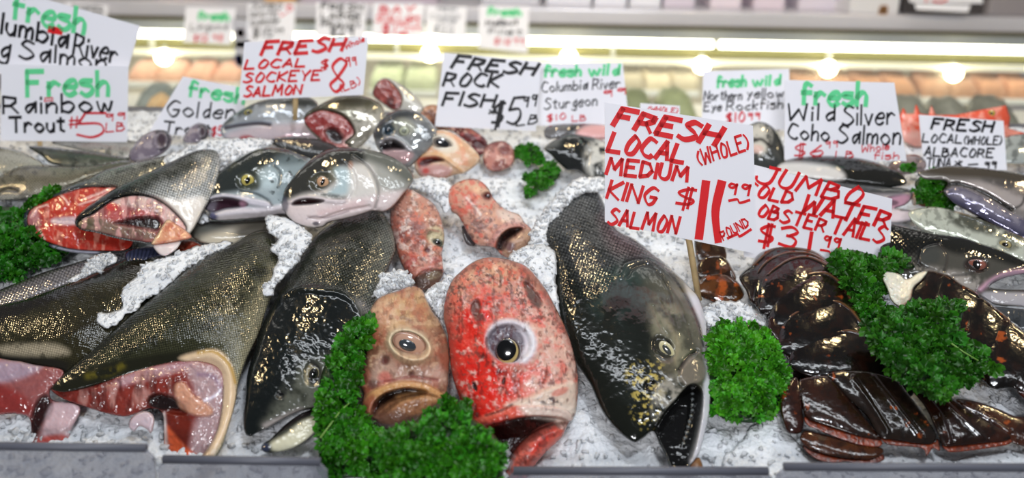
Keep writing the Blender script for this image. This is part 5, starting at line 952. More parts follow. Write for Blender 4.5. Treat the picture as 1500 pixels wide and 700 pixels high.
for i, (p, lb) in enumerate((([(752, 224), (762, 215), (776, 213), (796, 224), (792, 236), (768, 237)], 'upper loose scrap of kale on the centre ice'), ([(766, 258), (788, 250), (800, 240), (814, 240), (820, 258), (800, 272), (780, 272)], 'larger loose scrap of kale on the centre ice'), ([(767, 280), (776, 274), (784, 279), (778, 290), (770, 288)], 'tiniest lowest scrap of kale on the centre ice'),
                             ([(1318, 246), (1328, 239), (1340, 244), (1334, 252)], 'bit of kale between the coho and albacore cards'), ([(36, 296), (48, 287), (72, 276), (88, 274), (70, 288), (48, 300)], 'strip of kale on the rim of the red cut fish'))):
    c = np.mean(p, 0); kale(p, ice_plane(c[0], c[1], .02 if i < 3 else .05, 24), lb, seed=20 + i, r_px=5.5, dens=.05, k=.4, lift=3, name='kale_scrap')
# ------------------------------------------------------------------ heaped ice
ice_mound([(340, 357), (329, 354), (284, 361), (256, 372), (217, 383), (206, 394), (194, 411), (176, 428), (179, 448), (160, 456), (144, 458), (142, 468), (155, 479), (169, 479), (192, 457), (239, 423), (273, 395), (306, 373)], ice_plane(230, 420, .035, 16), k=.35, amp=3, lift=8, seed=1, label='white crushed ice wedge between the two headless salmon')
ice_mound([(388, 318), (414, 318), (436, 330), (458, 346), (450, 364), (426, 396), (406, 416), (400, 432), (382, 424), (396, 408), (404, 380), (396, 364), (408, 350), (394, 342)], ice_plane(420, 370, .045, 18), k=.5, amp=4, lift=8, seed=2, label='crushed ice wedge between olive salmon and dark salmon')
ice_mound([(88, 416), (110, 402), (122, 392), (136, 377), (160, 371), (170, 380), (150, 394), (120, 408)], ice_plane(130, 395, .03, 16), k=.4, amp=3, lift=8, seed=3, label='crushed ice streak on the silver fish at left')
ice_mound([(236, 236), (262, 220), (290, 207), (350, 202), (402, 206), (380, 222), (345, 236), (318, 254), (302, 276), (294, 300), (306, 320), (290, 326), (288, 296), (272, 270), (278, 256), (258, 246)], ice_plane(310, 245, .06, 24), k=.45, amp=4, lift=2, seed=4, chips=200, label='large heap of crushed ice behind the yellow-eyed salmon head')
ice_mound([(742, 376), (760, 366), (790, 358), (812, 368), (812, 395), (816, 430), (824, 470), (832, 492), (812, 482), (792, 446), (772, 410), (752, 388)], ice_plane(795, 420, .035, 20), k=.6, amp=5, lift=22, seed=5, label='crushed ice between the red rockfish and the king salmon')
ice_mound([(548, 434), (552, 414), (566, 398), (590, 398), (604, 414), (590, 425), (570, 432)], ice_plane(575, 415, .04, 24), k=.6, amp=4, lift=16, seed=6, label='crushed ice on top of the brown rockfish')
ice_mound([(620, 430), (640, 418), (658, 404), (664, 416), (652, 440), (650, 462), (654, 490), (640, 468), (630, 452)], ice_plane(643, 440, .04, 24), k=.6, amp=4, lift=18, seed=7, label='crushed ice between brown and red rockfish')
ice_mound([(780, 372), (776, 345), (790, 316), (815, 286), (845, 262), (885, 262), (884, 280), (858, 284), (835, 300), (814, 322), (800, 344), (806, 372)], ice_plane(815, 315, .04, 20), k=.5, amp=4, lift=24, seed=8, chips=160, label='crushed ice covering the tail part of the king salmon')
ice_mound([(556, 285), (575, 272), (610, 262), (655, 262), (662, 290), (652, 310), (640, 296), (610, 278), (584, 284), (572, 310), (568, 340), (556, 330)], ice_plane(600, 280, .035, 24), k=.5, amp=4, lift=14, seed=9, chips=150, label='crushed ice around the top of the maroon rockfish')
ice_mound([(1030, 455), (1060, 442), (1100, 446), (1136, 466), (1150, 490), (1120, 480), (1080, 472), (1040, 480)], ice_plane(1085, 462, .015, 18), k=.35, amp=4, lift=2, seed=10, label='crushed ice patch right of the king salmon cheek')
ice_mound([(1090, 640), (1120, 612), (1146, 604), (1160, 640), (1200, 676), (1260, 684), (1380, 676), (1480, 660), (1540, 660), (1540, 700), (1090, 700)], ice_plane(1250, 680, .004, 16), k=.3, amp=5, lift=-6, seed=11, label='crushed ice shelf in front of the lobster fan')
g = Form([(1010, 684), (1016, 674), (1024, 670), (1029, 680), (1030, 692), (1016, 694)], ice_plane(1020, 684, .012, 30), k=.6, step=1.0, col=(132, 88, 48), rough=.3, seed=2)
g.bump(1.5, 6); tag(g.build('shell_scrap', M_SHELL), 'tiny brown shell scrap at the tip of the king salmon lower jaw', 'shell scrap')
# ------------------------------------------------------------------ hand lettering
GL = {
 'A': '!00 39 60;!13 53', 'B': '!09 00;!09 48 47 25;!05 55 62 40 00', 'C': '68 49 29 04 21 50 61', 'D': '!09 00;!09 48 64 41 00', 'E': '!69 09 00 60;!05 45', 'e1': '', 'F': '!69 09 00;!05 45',
 'G': '68 39 05 12 30 51 64;!34 64', 'H': '!09 00;!69 60;!05 65', 'I': '!09 00', 'J': '69 62 40 11 03;!39 79', 'K': '!09 00;!69 04 60', 'L': '!09 00 60', 'M': '!00 19 43 79 80', 'N': '!00 09 60 69', 'O': '39 15 11 30 51 66 39', 'P': '!00 09;!09 58 56 34 04',
 'R': '!00 09;!09 58 56 34 04;!34 60', 'S': '68 39 17 26 54 62 30 01', 'T': '!09 79;!49 40', 'U': '09 02 30 52 59', 'W': '!09 10 46 60 79', 'Y': '!09 34 69;!34 30',
 'a': '55 24 12 20 43 55;!56 50', 'b': '!09 00;04 35 53 30 01', 'c': '45 24 02 20 41', 'd': '45 24 12 20 42;!49 40', 'e': '03 43 45 25 03 01 20 41', 'f': '48 29 17 10;!05 45', 'g': '45 24 12 20 42;46 4b 2c 0b', 'h': '!09 00;03 25 44 40', 'i': '!05 00;!08 07', 'k': '!09 00;!45 03 40',
 'l': '!09 00', 'm': '!05 00;03 15 34 30;33 55 64 60', 'n': '!05 00;03 25 44 40', 'o': '25 03 11 30 52 44 25', 'r': '!05 00;03 25 44', 's': '45 15 04 43 41 20 01', 't': '!28 21 40;!06 46', 'u': '05 02 20 42 45;!45 40', 'v': '!05 20 45', 'w': '05 11 20 34 41 51 65', 'y': '!05 22 45;!45 1b',
 '0': '39 15 12 30 52 56 39', '1': '!19 10', '2': '07 29 57 43 00 60', '3': '08 39 57 35 25;35 53 40 01', '4': '!39 03 63;!49 40', '5': '!59 19 05;05 45 52 30 01', '6': '48 25 02 30 52 44 13', '7': '!09 59 20', '8': '58 39 17 34 52 30 12 34 57 58', '9': '57 28 16 35 57 58;!58 50',
 '$': '58 38 16 34 53 41 11;!39 3b;!4a 49', '(': '39 16 13 30', ')': '09 26 23 00', '#': '!19 10;!49 40;!06 66;!03 63', '-': '!03 43', '~': '03 24 42 63', '*': '!07 52;!57 02;!38 31', '/': '!00 69', '.': '!00 11', ' ': '',
}
def gpts(tok):
    out = []
    for a in tok.split():
        y = a[1]; out.append((float(a[0]), -(ord(y) - 96.0) if y.isalpha() else float(y)))
    return out
GW = {k: (max([p[0] for s in v.split(';') for p in gpts(s.strip('!'))] or [3]) + 2.2) for k, v in GL.items()}
def ribbon(pts, w, V, F, rnd):
    p = np.asarray(pts, float); d = np.gradient(p, axis=0) if len(p) > 1 else np.array([[1, 0]]); d /= np.linalg.norm(d, axis=1)[:, None] + 1e-9
    p[0] -= d[0] * w * .3; p[-1] += d[-1] * w * .3
    n = np.stack([-d[:, 1], d[:, 0]], 1); chis = .6 + .6 * np.abs(n @ np.array([.5, .86]))
    ww = (w / 2 * chis)[:, None]; b = len(V)
    for a, c in zip(p + n * ww, p - n * ww): V.append(a); V.append(c)
    for i in range(len(p) - 1): F.append((b + 2 * i, b + 2 * i + 1, b + 2 * i + 3, b + 2 * i + 2))
def letter(text, x0, y0, x1, y1, h, w, V, F, slant=0.12, seed=0, wav=.03):
    tot = sum(GW[c] for c in text) - 2.2; e = np.array([x1 - x0, y1 - y0], float); L = np.linalg.norm(e); e /= L; u = np.array([e[1], -e[0]]); sx = L / tot; sy = h / 9.0; cx = 0
    rs = np.random.RandomState(seed + len(text) * 3)
    for c in text:
        jy = rs.uniform(-wav, wav) * h; js = rs.uniform(.92, 1.08)
        for s in GL[c].split(';'):
            if not s: continue
            sharp = s[0] == '!'; q = np.array(gpts(s.strip('!')))
            q = q if len(q) > 1 else np.vstack([q, q + .3])
            if not sharp: q = smooth(q, False, 6)
            else: q = np.vstack([np.linspace(q[i], q[i + 1], 6)[:-1] for i in range(len(q) - 1)] + [q[-1:]])
            X = (cx + q[:, 0]) * sx; Y = q[:, 1] * sy * js + jy; X = X + Y * slant
            if sharp:            # keep corners: one ribbon per straight run
                k = 0; pts = np.stack([x0 + e[0] * X + u[0] * Y, y0 + e[1] * X + u[1] * Y], 1)
                for i in range(0, len(pts) - 1, 5): ribbon(pts[i:i + 6].copy(), w, V, F, rs)
            else: ribbon(np.stack([x0 + e[0] * X + u[0] * Y, y0 + e[1] * X + u[1] * Y], 1), w, V, F, rs)
        cx += GW[c]
INK = {'r': plain('red_marker_ink', (232, 20, 30), .5), 'k': plain('black_marker_ink', (14, 13, 22), .5), 'g': plain('green_marker_ink', (104, 226, 156), .5), 'p': plain('thin_red_marker_ink', (224, 44, 60), .5), 'y': plain('grey_marker_ink', (110, 116, 126), .5)}
INKN = {'r': 'red_lettering', 'k': 'black_lettering', 'g': 'green_lettering', 'p': 'red_price_lettering', 'y': 'grey_lettering'}
M_CARD = plain('white_price_card', (250, 249, 255), .5); M_WOOD = plain('pale_wood_stick', (206, 178, 130), .6, nz=.15, nscale=60)
def sign(label, quad, y, texts, theta=80, yaw=0, stick=None, strokes=(), group='handwritten price cards', name='price_card', thick=.0012):
    c = np.mean(quad, 0); pl = y_plane(c[0], c[1], y, theta, yaw); q = np.array(quad, float)
    root = empty(name, Vector(pl.hit(np.array(c[0]), np.array(max(q[:, 1])))[0]), label, 'price sign', group)
    A, _ = pl.hit(q[:, 0], q[:, 1]); B = A - pl.n * thick
    o = mesh_obj('card', np.concatenate([A, B]), [(0, 3, 2, 1), (4, 5, 6, 7), (0, 1, 5, 4), (1, 2, 6, 5), (2, 3, 7, 6), (3, 0, 4, 7)], M_CARD, root, smooth_=False)
    by = {}
    for i, t in enumerate(texts):
        s, x0, y0, x1, y1, h, ink, w = t[:8]; by.setdefault(ink, ([], [])); letter(s, x0, y0, x1, y1, h, w, *by[ink], slant=t[8] if len(t) > 8 else .15, seed=i + int(c[0]))
    for ink, w, pts in strokes:
        by.setdefault(ink, ([], [])); ribbon(smooth(pts, False, 6) if len(pts) > 2 else np.linspace(pts[0], pts[1], 5), w, *by[ink], None)
    for k, (V, F) in by.items():
        V = np.array(V); P, _ = pl.hit(V[:, 0], V[:, 1], .0005); mesh_obj(INKN[k], P, F, INK[k], root, smooth_=False)
    if stick:
        x0, y0, x1, y1, r = stick; a, _ = pl.hit(np.array(float(x0)), np.array(float(y0)), -.002 - r); b, _ = pl.hit(np.array(float(x1)), np.array(float(y1)), -.002 - r)
        top, _ = pl.hit(np.array(float(x0 - (x1 - x0) * .5)), np.array(float(y0 - 30)), -.002 - r); fibre('stick', [top, a, b], r, r * .9, M_WOOD, root)
    return root
sign('largest red handwritten card, fresh local whole medium king salmon at 11.99', [(886, 150), (1103, 184), (1109, 372), (886, 325)], .27,
     [('FRESH', 898, 183, 1046, 213, 26, 'r', 7.6, .35), ('LOCAL', 890, 220, 1000, 238, 26, 'r', 6.4, .2), ('(WHOLE)', 1024, 243, 1098, 218, 22, 'r', 3.6, .05), ('MEDIUM', 888, 254, 1006, 266, 22, 'r', 5.4, .1),
      ('KING', 889, 289, 958, 301, 25, 'r', 4.8, .12), ('$', 984, 299, 1014, 302, 26, 'r', 4.2), ('SALMON', 890, 328, 990, 342, 24, 'r', 4.6, .12), ('99', 1063, 284, 1096, 286, 18, 'r', 3.6), ('POUND', 1060, 352, 1098, 330, 14, 'r', 2.8, .05)],
     strokes=[('r', 13, [(1034, 268), (1024, 347)]), ('r', 13, [(1057, 268), (1048, 310), (1052, 352)]), ('r', 3.5, [(1068, 294), (1080, 292), (1084, 297), (1098, 293)]), ('r', 3.5, [(1066, 349), (1080, 343), (1084, 346), (1100, 336)])], stick=(1009, 350, 1024, 440, .0042))
sign('red handwritten card, jumbo cold water lobster tails, tucked behind the king salmon card', [(1083, 236), (1307, 291), (1302, 404), (1090, 376)], .33,
     [('JUMBO', 1104, 266, 1256, 300, 25, 'r', 4.6, .3), ('COLD', 1090, 284, 1158, 299, 18, 'r', 4.4, .2), ('WATER', 1174, 309, 1298, 334, 24, 'r', 5.2, .25), ('LOBSTER', 1092, 312, 1206, 340, 19, 'r', 4.2, .15), ('TAILS', 1214, 340, 1292, 356, 26, 'r', 4.4, .2), ('$3', 1106, 356, 1164, 362, 28, 'r', 4.4, .1), ('99', 1203, 361, 1228, 364, 17, 'r', 3.4)],
     strokes=[('r', 6, [(1189, 341), (1185, 366)]), ('r', 3.2, [(1202, 366), (1214, 368), (1218, 372), (1230, 372)])])
sign('white card with green fresh over black wild silver coho salmon', [(1150, 117), (1310, 121), (1328, 236), (1149, 234)], .56,
     [('fresh', 1174, 153, 1268, 154, 32, 'g', 7, .05), ('Wild', 1154, 176, 1222, 176, 22, 'k', 3.4, .05), ('Silver', 1234, 184, 1310, 182, 28, 'k', 3.2, .05), ('Coho', 1154, 204, 1214, 206, 23, 'k', 3.2, .05), ('Salmon', 1226, 210, 1318, 212, 27, 'k', 3.2, .05), ('$6', 1160, 230, 1205, 228, 19, 'p', 2.2), ('99', 1208, 217, 1226, 216, 10, 'p', 1.6), ('LB', 1224, 231, 1250, 230, 9, 'p', 1.8), ('Whole', 1262, 223, 1302, 219, 10, 'p', 1.7), ('fish', 1280, 233, 1316, 233, 11, 'p', 1.7)], stick=(1241, 232, 1242, 268, .0058))
sign('small black lettered card, fresh local whole albacore tuna', [(1346, 168), (1470, 177), (1475, 249), (1354, 248)], .60,
     [('FRESH', 1364, 189, 1452, 194, 15, 'k', 3.6, .25), ('LOCAL', 1351, 208, 1408, 210, 12, 'k', 2.4), ('(WHOLE)', 1411, 211, 1466, 212, 12, 'k', 2.2), ('ALBACORE', 1354, 228, 1454, 231, 13, 'k', 2.6), ('TUNA', 1356, 245, 1392, 245, 13, 'k', 2.2), ('*', 1398, 245, 1408, 245, 11, 'k', 2.2), ('-', 1418, 246, 1432, 245, 13, 'k', 2.2), ('99', 1441, 247, 1458, 247, 11, 'k', 2.4)])
sign('black lettered card, fresh rock fish, above the tan rockfish', [(650, 77), (793, 90), (785, 192), (637, 185)], .64,
     [('FRESH', 661, 99, 780, 110, 17, 'k', 4.6, .5), ('ROCK', 649, 125, 730, 128, 18, 'k', 4.2, .3), ('FISH', 648, 154, 722, 157, 19, 'k', 4.2, .3), ('*', 716, 168, 726, 168, 9, 'k', 2.4), ('$5', 716, 184, 760, 180, 36, 'k', 3.8, .3), ('99', 764, 157, 784, 155, 17, 'k', 2.6, .3), ('LB', 756, 184, 786, 180, 12, 'k', 2.2, .5)])
sign('blurry card with green fresh wild over Columbia River sturgeon', [(788, 92), (912, 92), (922, 182), (786, 184)], .70,
     [('fresh', 797, 112, 850, 111, 16, 'g', 4.6), ('wild', 862, 110, 906, 109, 15, 'g', 4.6), ('Columbia', 793, 135, 860, 131, 14, 'k', 2), ('River', 868, 131, 908, 128, 15, 'k', 2), ('Sturgeon', 797, 160, 874, 154, 15, 'k', 2.0), ('$10', 800, 178, 828, 174, 9, 'p', 1.8), ('LB', 838, 178, 858, 176, 8, 'p', 1.6), ('99', 882, 143, 916, 138, 10, 'p', 2)])
sign('red lettered card, fresh local sockeye salmon, stuck in the pink-throated head', [(358, 62), (540, 53), (532, 139), (350, 147)], .60,
     [('FRESH', 382, 81, 500, 74, 18, 'r', 5, .5), ('Whole', 507, 72, 534, 60, 8, 'r', 1.8), ('LOCAL', 358, 101, 446, 97, 12, 'r', 3.4, .4), ('SOCKEYE', 356, 121, 468, 117, 14, 'r', 3.2, .3), ('SALMON', 357, 142, 440, 137, 14, 'r', 3.4, .3), ('$', 468, 101, 480, 100, 13, 'r', 2.4), ('8', 478, 136, 502, 134, 46, 'r', 4.4, .2), ('99', 507, 99, 522, 95, 14, 'r', 2.2), ('(LB)', 498, 136, 528, 124, 11, 'r', 1.8)],
     stick=(433, 146, 432, 176, .0042))
sign('tilted card behind the grey snouts, green fresh over black golden trout', [(268, 112), (364, 130), (346, 202), (216, 197)], .66,
     [('fresh', 276, 140, 356, 152, 22, 'g', 5, .0), ('Golden', 244, 170, 342, 174, 22, 'k', 2.8, .1), ('Trout', 238, 194, 306, 200, 17, 'k', 2.8, .1), ('$5', 308, 198, 326, 198, 13, 'p', 2)])
sign('big card with a red block over Columbia River king salmon, at the upper left corner', [(-70, -40), (205, 38), (185, 110), (-70, 108)], .66,
     [('fresh', 18, 27, 122, 49, 36, 'g', 7, -.1), ('Columbia', -46, 38, 98, 70, 28, 'k', 4.6, -.1), ('River', 107, 79, 170, 92, 30, 'k', 4, -.05), ('King', -60, 70, 12, 84, 28, 'k', 4, .0), ('Salmon', 28, 84, 154, 104, 27, 'k', 3.8, -.1), ('$9', 30, 104, 52, 107, 8, 'p', 1.6)],
     strokes=[('r', 10, [(73, 43), (89, 46)])], theta=80)
sign('card with green fresh over black rainbow trout at the left edge', [(2, 94), (188, 97), (186, 208), (1, 206)], .62,
     [('Fresh', 40, 141, 158, 139, 36, 'g', 7, .0), ('Rainbow', 5, 166, 164, 163, 25, 'k', 4, .0), ('Trout', 14, 194, 94, 192, 23, 'k', 4.2, .0), ('#', 101, 188, 117, 187, 17, 'p', 2.4), ('5', 112, 201, 150, 201, 35, 'p', 3.2), ('99', 153, 178, 182, 175, 12, 'p', 2), ('LB', 155, 193, 182, 191, 12, 'p', 2)],
     strokes=[('p', 1.6, [(66, 144), (77, 143)]), ('p', 1.6, [(66, 148), (77, 147)]), ('p', 1.6, [(66, 143), (65, 149)]), ('p', 1.6, [(77, 143), (77, 148)])], stick=(58, 205, 59, 222, .004))
sign('blurry card left of the coho card, green fresh wild over two black lines', [(1030, 104), (1156, 101), (1157, 190), (1028, 186)], .72,
     [('fresh', 1050, 128, 1092, 126, 15, 'g', 4.2), ('wild', 1102, 126, 1142, 124, 15, 'g', 4.2), ('Northern', 1031, 147, 1086, 146, 14, 'k', 2), ('yellow', 1094, 144, 1147, 142, 14, 'k', 2), ('Eye', 1031, 163, 1056, 162, 13, 'k', 2), ('Rockfish', 1064, 162, 1146, 159, 14, 'k', 2), ('$10', 1062, 181, 1090, 178, 14, 'p', 2.6), ('99', 1094, 176, 1112, 175, 11, 'p', 2)])
sign('little card peeking over the top of the king salmon card', [(938, 151), (996, 155), (995, 200), (937, 200)], .58, [('(WHOLE)', 948, 164, 992, 166, 8, 'p', 1.6)])
YC = 2.0
# ------------------------------------------------------------------ tray front and clear guards
M_STEEL = plain('brushed_steel', (176, 178, 184), .32, .85, nz=.05, nscale=4); M_TRIM = plain('grey_plastic_trim', (92, 94, 104), .45)
def guard_mat():
    m, nt, b = new_mat('clear_acrylic'); b.inputs['Base Color'].default_value = (.30, .31, .37, 1); b.inputs['Roughness'].default_value = .12; b.inputs['IOR'].default_value = 1.3
    b.inputs['Transmission Weight'].default_value = .0; b.inputs['Alpha'].default_value = .5; return m
M_GUARD = guard_mat()
def guard(x0, x1, ytop, label, y=-.062):
    """clear panel standing at the front edge of the ice; x0, x1, top traced along its upper rim"""
    a = at_y(x0, ytop[0], y); b = at_y(x1, ytop[1], y); r = empty('splash_guard', Vector((a + b) / 2 - np.array([0, 0, .06])), label, 'splash guard', 'clear splash guards along the front')
    z0 = -.16; t = .004; ins = .006
    V = [];
    for yy in (y, y + t):
        V += [(a[0], yy, z0), (b[0], yy, z0), (b[0], yy, b[2] - ins * 1.5), (b[0] - ins * 1.2, yy, b[2]), (a[0] + ins * 1.2, yy, a[2]), (a[0], yy, a[2] - ins * 1.5)]
    F = [tuple(range(6)), tuple(range(11, 5, -1))] + [(i, i + 6, (i + 1) % 6 + 6, (i + 1) % 6) for i in range(6)]
    mesh_obj('panel', V, F, M_GUARD, r, smooth_=False)
    fibre('top_rim', [(a[0] + ins, y + .003, a[2]), ((a[0] + b[0]) / 2, y + .003, (a[2] + b[2]) / 2), (b[0] - ins, y + .003, b[2])], .0042, .0042, M_TRIM, r)
guard(-130, 222, (654, 659), 'wide clear splash guard at the left end, hiding the cut salmon flesh')
guard(228, 478, (675, 679), 'clear splash guard right of the widest one, under the olive salmon')
guard(742, 1136, (692, 693), 'low clear splash guard below the king salmon mouth')
guard(1140, 1640, (686, 688), 'low clear splash guard below the lobster fan')
def counter():
    o = box('trim_1', (-1.3, -.056, -.40), (1.3, -.044, -.11), M_STEEL); tag(o, 'steel front face of the fish counter', None, kind='structure')
    o = box('trim_2', (-1.3, .782, -.40), (1.3, .80, .195), M_STEEL); tag(o, 'steel back face of the fish counter', None, kind='structure')
    o = box('trim_3', (-1.9, .80, -.05), (1.9, YC - .05, 0.0), plain('white_enamel_counter', (206, 208, 204), .4)); tag(o, 'low white counter between the ice and the case', None, kind='structure')
    o = box('floor', (-6, -3, -.92), (6, 8, -.90), plain('grey_concrete_floor', (96, 96, 98), .6, nz=.2, nscale=3)); tag(o, 'grey concrete market floor', None, kind='structure')
    o = box('wall_back', (-6, 4.2, -.9), (6, 4.3, 3.2), plain('pale_market_wall', (196, 190, 200), .7, nz=.12, nscale=2)); tag(o, 'pale market wall far behind', None, kind='structure')
counter()
# ------------------------------------------------------------------ refrigerated case behind
YC = 2.0
def zc(py, y=YC): return float(at_y(750, py, y)[2])
M_TUBE = plain('lit_tube', (255, 255, 240), .4, emis=(255, 253, 228), es=5.5); M_WARM = plain('bulb_reflection_glow', (255, 240, 200), .4, emis=(255, 238, 190), es=14)
M_OLIVE = plain('olive_metal', (140, 136, 92), .4); M_CASEW = plain('white_enamel', (214, 216, 208), .4); M_BAND = plain('blue_grey_metal', (188, 194, 204), .35); M_LEDGE = plain('pale_steel_ledge', (214, 212, 218), .3, .2, nz=.08, nscale=3)
def case():
    r = empty('display_case', (0, YC + .4, -.9), 'long refrigerated display case with bright tube lights behind the fish', 'display case')
    X0, X1 = -1.9, 1.9
    box('top_ledge', (X0, YC - .02, zc(33)), (X1, YC + .55, zc(11)), M_LEDGE, r, .004)
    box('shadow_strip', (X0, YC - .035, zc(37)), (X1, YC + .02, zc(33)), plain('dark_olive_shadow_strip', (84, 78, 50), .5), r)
    box('light_canopy', (X0, YC, zc(52)), (X1, YC + .05, zc(37)), M_BAND, r)
    for i, (a, b) in enumerate(((X0, -.72), (-.70, .62), (.64, X1))):
        fibre('tube_light', [(a, YC + .01, zc(60)), ((a + b) / 2, YC + .01, zc(60)), (b, YC + .01, zc(60))], .0125, .0125, M_TUBE, r, 14)
    box('olive_rail', (X0, YC + .02, zc(80)), (X1, YC + .06, zc(69)), M_OLIVE, r)
    box('glass_edge', (X0, YC - .03, zc(89)), (X1, YC - .005, zc(81)), plain('glass_edge_glow', (250, 250, 232), .3, emis=(250, 246, 214), es=.2), r)  # whitish reflection along the glass edge, put in as a faint glow
    for x in (-1.15, -.38, .30, .98): box('shelf_post', (x, YC - .01, zc(84)), (x + .012, YC + .01, zc(68)), M_CASEW, r)
    box('back_panel', (X0, YC + .62, -.6), (X1, YC + .65, zc(40, YC + .62)), plain('cream_case_back', (232, 222, 196), .5, nz=.1, nscale=3), r)
    box('case_floor', (X0, YC - .02, -.34), (X1, YC + .62, -.30), M_CASEW, r); box('case_front', (X0, YC - .04, -.9), (X1, YC - .02, -.115), M_BAND, r)
    g, nt, b = new_mat('case_glass'); b.inputs['Alpha'].default_value = .1; b.inputs['Roughness'].default_value = .05
    box('glass_pane', (X0, YC - .022, -.115), (X1, YC - .018, zc(82)), g, r)
case()
for i, px in enumerate((240, 630, 833, 1028, 1213, 1397)):  # reflections of bulbs in the case glass, modelled as glowing globes
    py = (85, 80, 85, 97, 102, 109)[i]; P = at_y(px, py, YC - .05); r = empty('bulb_reflection', Vector(P), 'bulb reflection in the case glass, made as a glowing globe, ' + ('leftmost of six', 'second of six from the left', 'third of six, above the sturgeon card', 'fourth of six, left of the yellow eye card', 'fifth of six, above the coho card', 'rightmost of six')[i], 'bulb reflection', 'row of modelled bulb reflections on the case')
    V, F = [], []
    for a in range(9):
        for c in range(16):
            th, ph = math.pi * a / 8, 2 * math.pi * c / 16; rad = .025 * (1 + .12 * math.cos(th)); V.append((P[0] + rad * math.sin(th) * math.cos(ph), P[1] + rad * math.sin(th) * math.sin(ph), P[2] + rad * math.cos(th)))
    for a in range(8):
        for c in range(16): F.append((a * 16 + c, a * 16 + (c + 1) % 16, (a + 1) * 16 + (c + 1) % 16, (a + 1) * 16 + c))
    mesh_obj('reflection_globe', np.array(V), np.array(F), M_WARM, r)
    fibre('socket', [tuple(P + np.array([0, 0, .018])), tuple(P + np.array([0, .012, .026])), tuple(P + np.array([0, .02, .034]))], .007, .006, M_CASEW, r)  # made-up holder for the reflection globe
def tray(px0, px1, py0, py1, col, label, y=YC + .2, name='fillet_tray', fcol=None, zb=None):
    a, b = at_y(px0, (py0 + py1) / 2, y), at_y(px1, (py0 + py1) / 2, y); z1 = float(at_y((px0 + px1) / 2, py0, y)[2]); z0 = float(at_y((px0 + px1) / 2, py1, y)[2]) if zb is None else zb
    r = empty(name, ((a[0] + b[0]) / 2, y, z0), label, 'tray', 'trays inside the display case')
    box('tray', (a[0], y - .02, z0), (b[0], y + .16, z0 + .02), M_CASEW, r, .004)
    n = max(2, int((b[0] - a[0]) / .09)); w = (b[0] - a[0]) / n
    for k in range(n):
        x = a[0] + w * k; rs = np.random.RandomState(k + px0); c = tuple(np.clip(np.array(col) * rs.uniform(.85, 1.1), 0, 255)); hh = (z1 - z0 - .02) * rs.uniform(.9, 1.0)
        V, F = [], []
        for i in range(7):
            for j in range(9):
                u, v = i / 6, j / 8; V.append((x + w * (.04 + .92 * v), y + .14 * u, z0 + .02 + hh * (1 - (2 * v - 1) ** 4 * .4) * math.sin(math.pi * min(u * .8 + .35, 1) * .5) + rs.uniform(-.003, .003)))
        for i in range(6):
            for j in range(8): F.append((i * 9 + j, i * 9 + j + 1, (i + 1) * 9 + j + 1, (i + 1) * 9 + j))
        V2 = [(p[0], p[1], z0 + .015) for p in V]; N_ = len(V); F2 = [tuple(N_ + q for q in f[::-1]) for f in F]
        ring = [j for j in range(9)] + [i * 9 + 8 for i in range(1, 7)] + [54 + j for j in range(7, -1, -1)] + [i * 9 for i in range(5, 0, -1)]
        F3 = [(ring[(q + 1) % len(ring)], ring[q], ring[q] + N_, ring[(q + 1) % len(ring)] + N_) for q in range(len(ring))]
        mesh_obj('fillet', V + V2, F + F2 + F3, plain('fillet_%d_%d' % (px0, k), c, .4, nz=.15, nscale=40), r)
tray(186, 350, 92, 128, (236, 176, 140), 'tray of salmon pink fillets in the case at left')
tray(540, 640, 92, 140, (196, 206, 160), 'tray of greenish goods in the case behind the salmon stub')
tray(905, 1025, 94, 140, (236, 222, 184), 'tray of pale cream fillets in the case at centre')
tray(1165, 1345, 104, 150, (206, 146, 96), 'tray of brown-orange smoked fish in the case, left part')
tray(1352, 1520, 106, 152, (214, 152, 104), 'tray of brown-orange smoked fish in the case at the right end')
tray(186, 262, 132, 150, (150, 160, 156), 'low grey tray at left below the pink fillets', YC - .6, zb=0.0)
tray(188, 250, 152, 172, (226, 196, 150), 'low tray of pale strips beside the golden trout card', YC - .9, zb=0.0)
tray(905, 1030, 140, 160, (150, 160, 120), 'low grey-green tray behind the king salmon card', YC - .6, zb=0.0)
tray(1325, 1520, 150, 172, (120, 122, 112), 'low dark tray behind the spiny orange fish', YC - .8, zb=0.0)
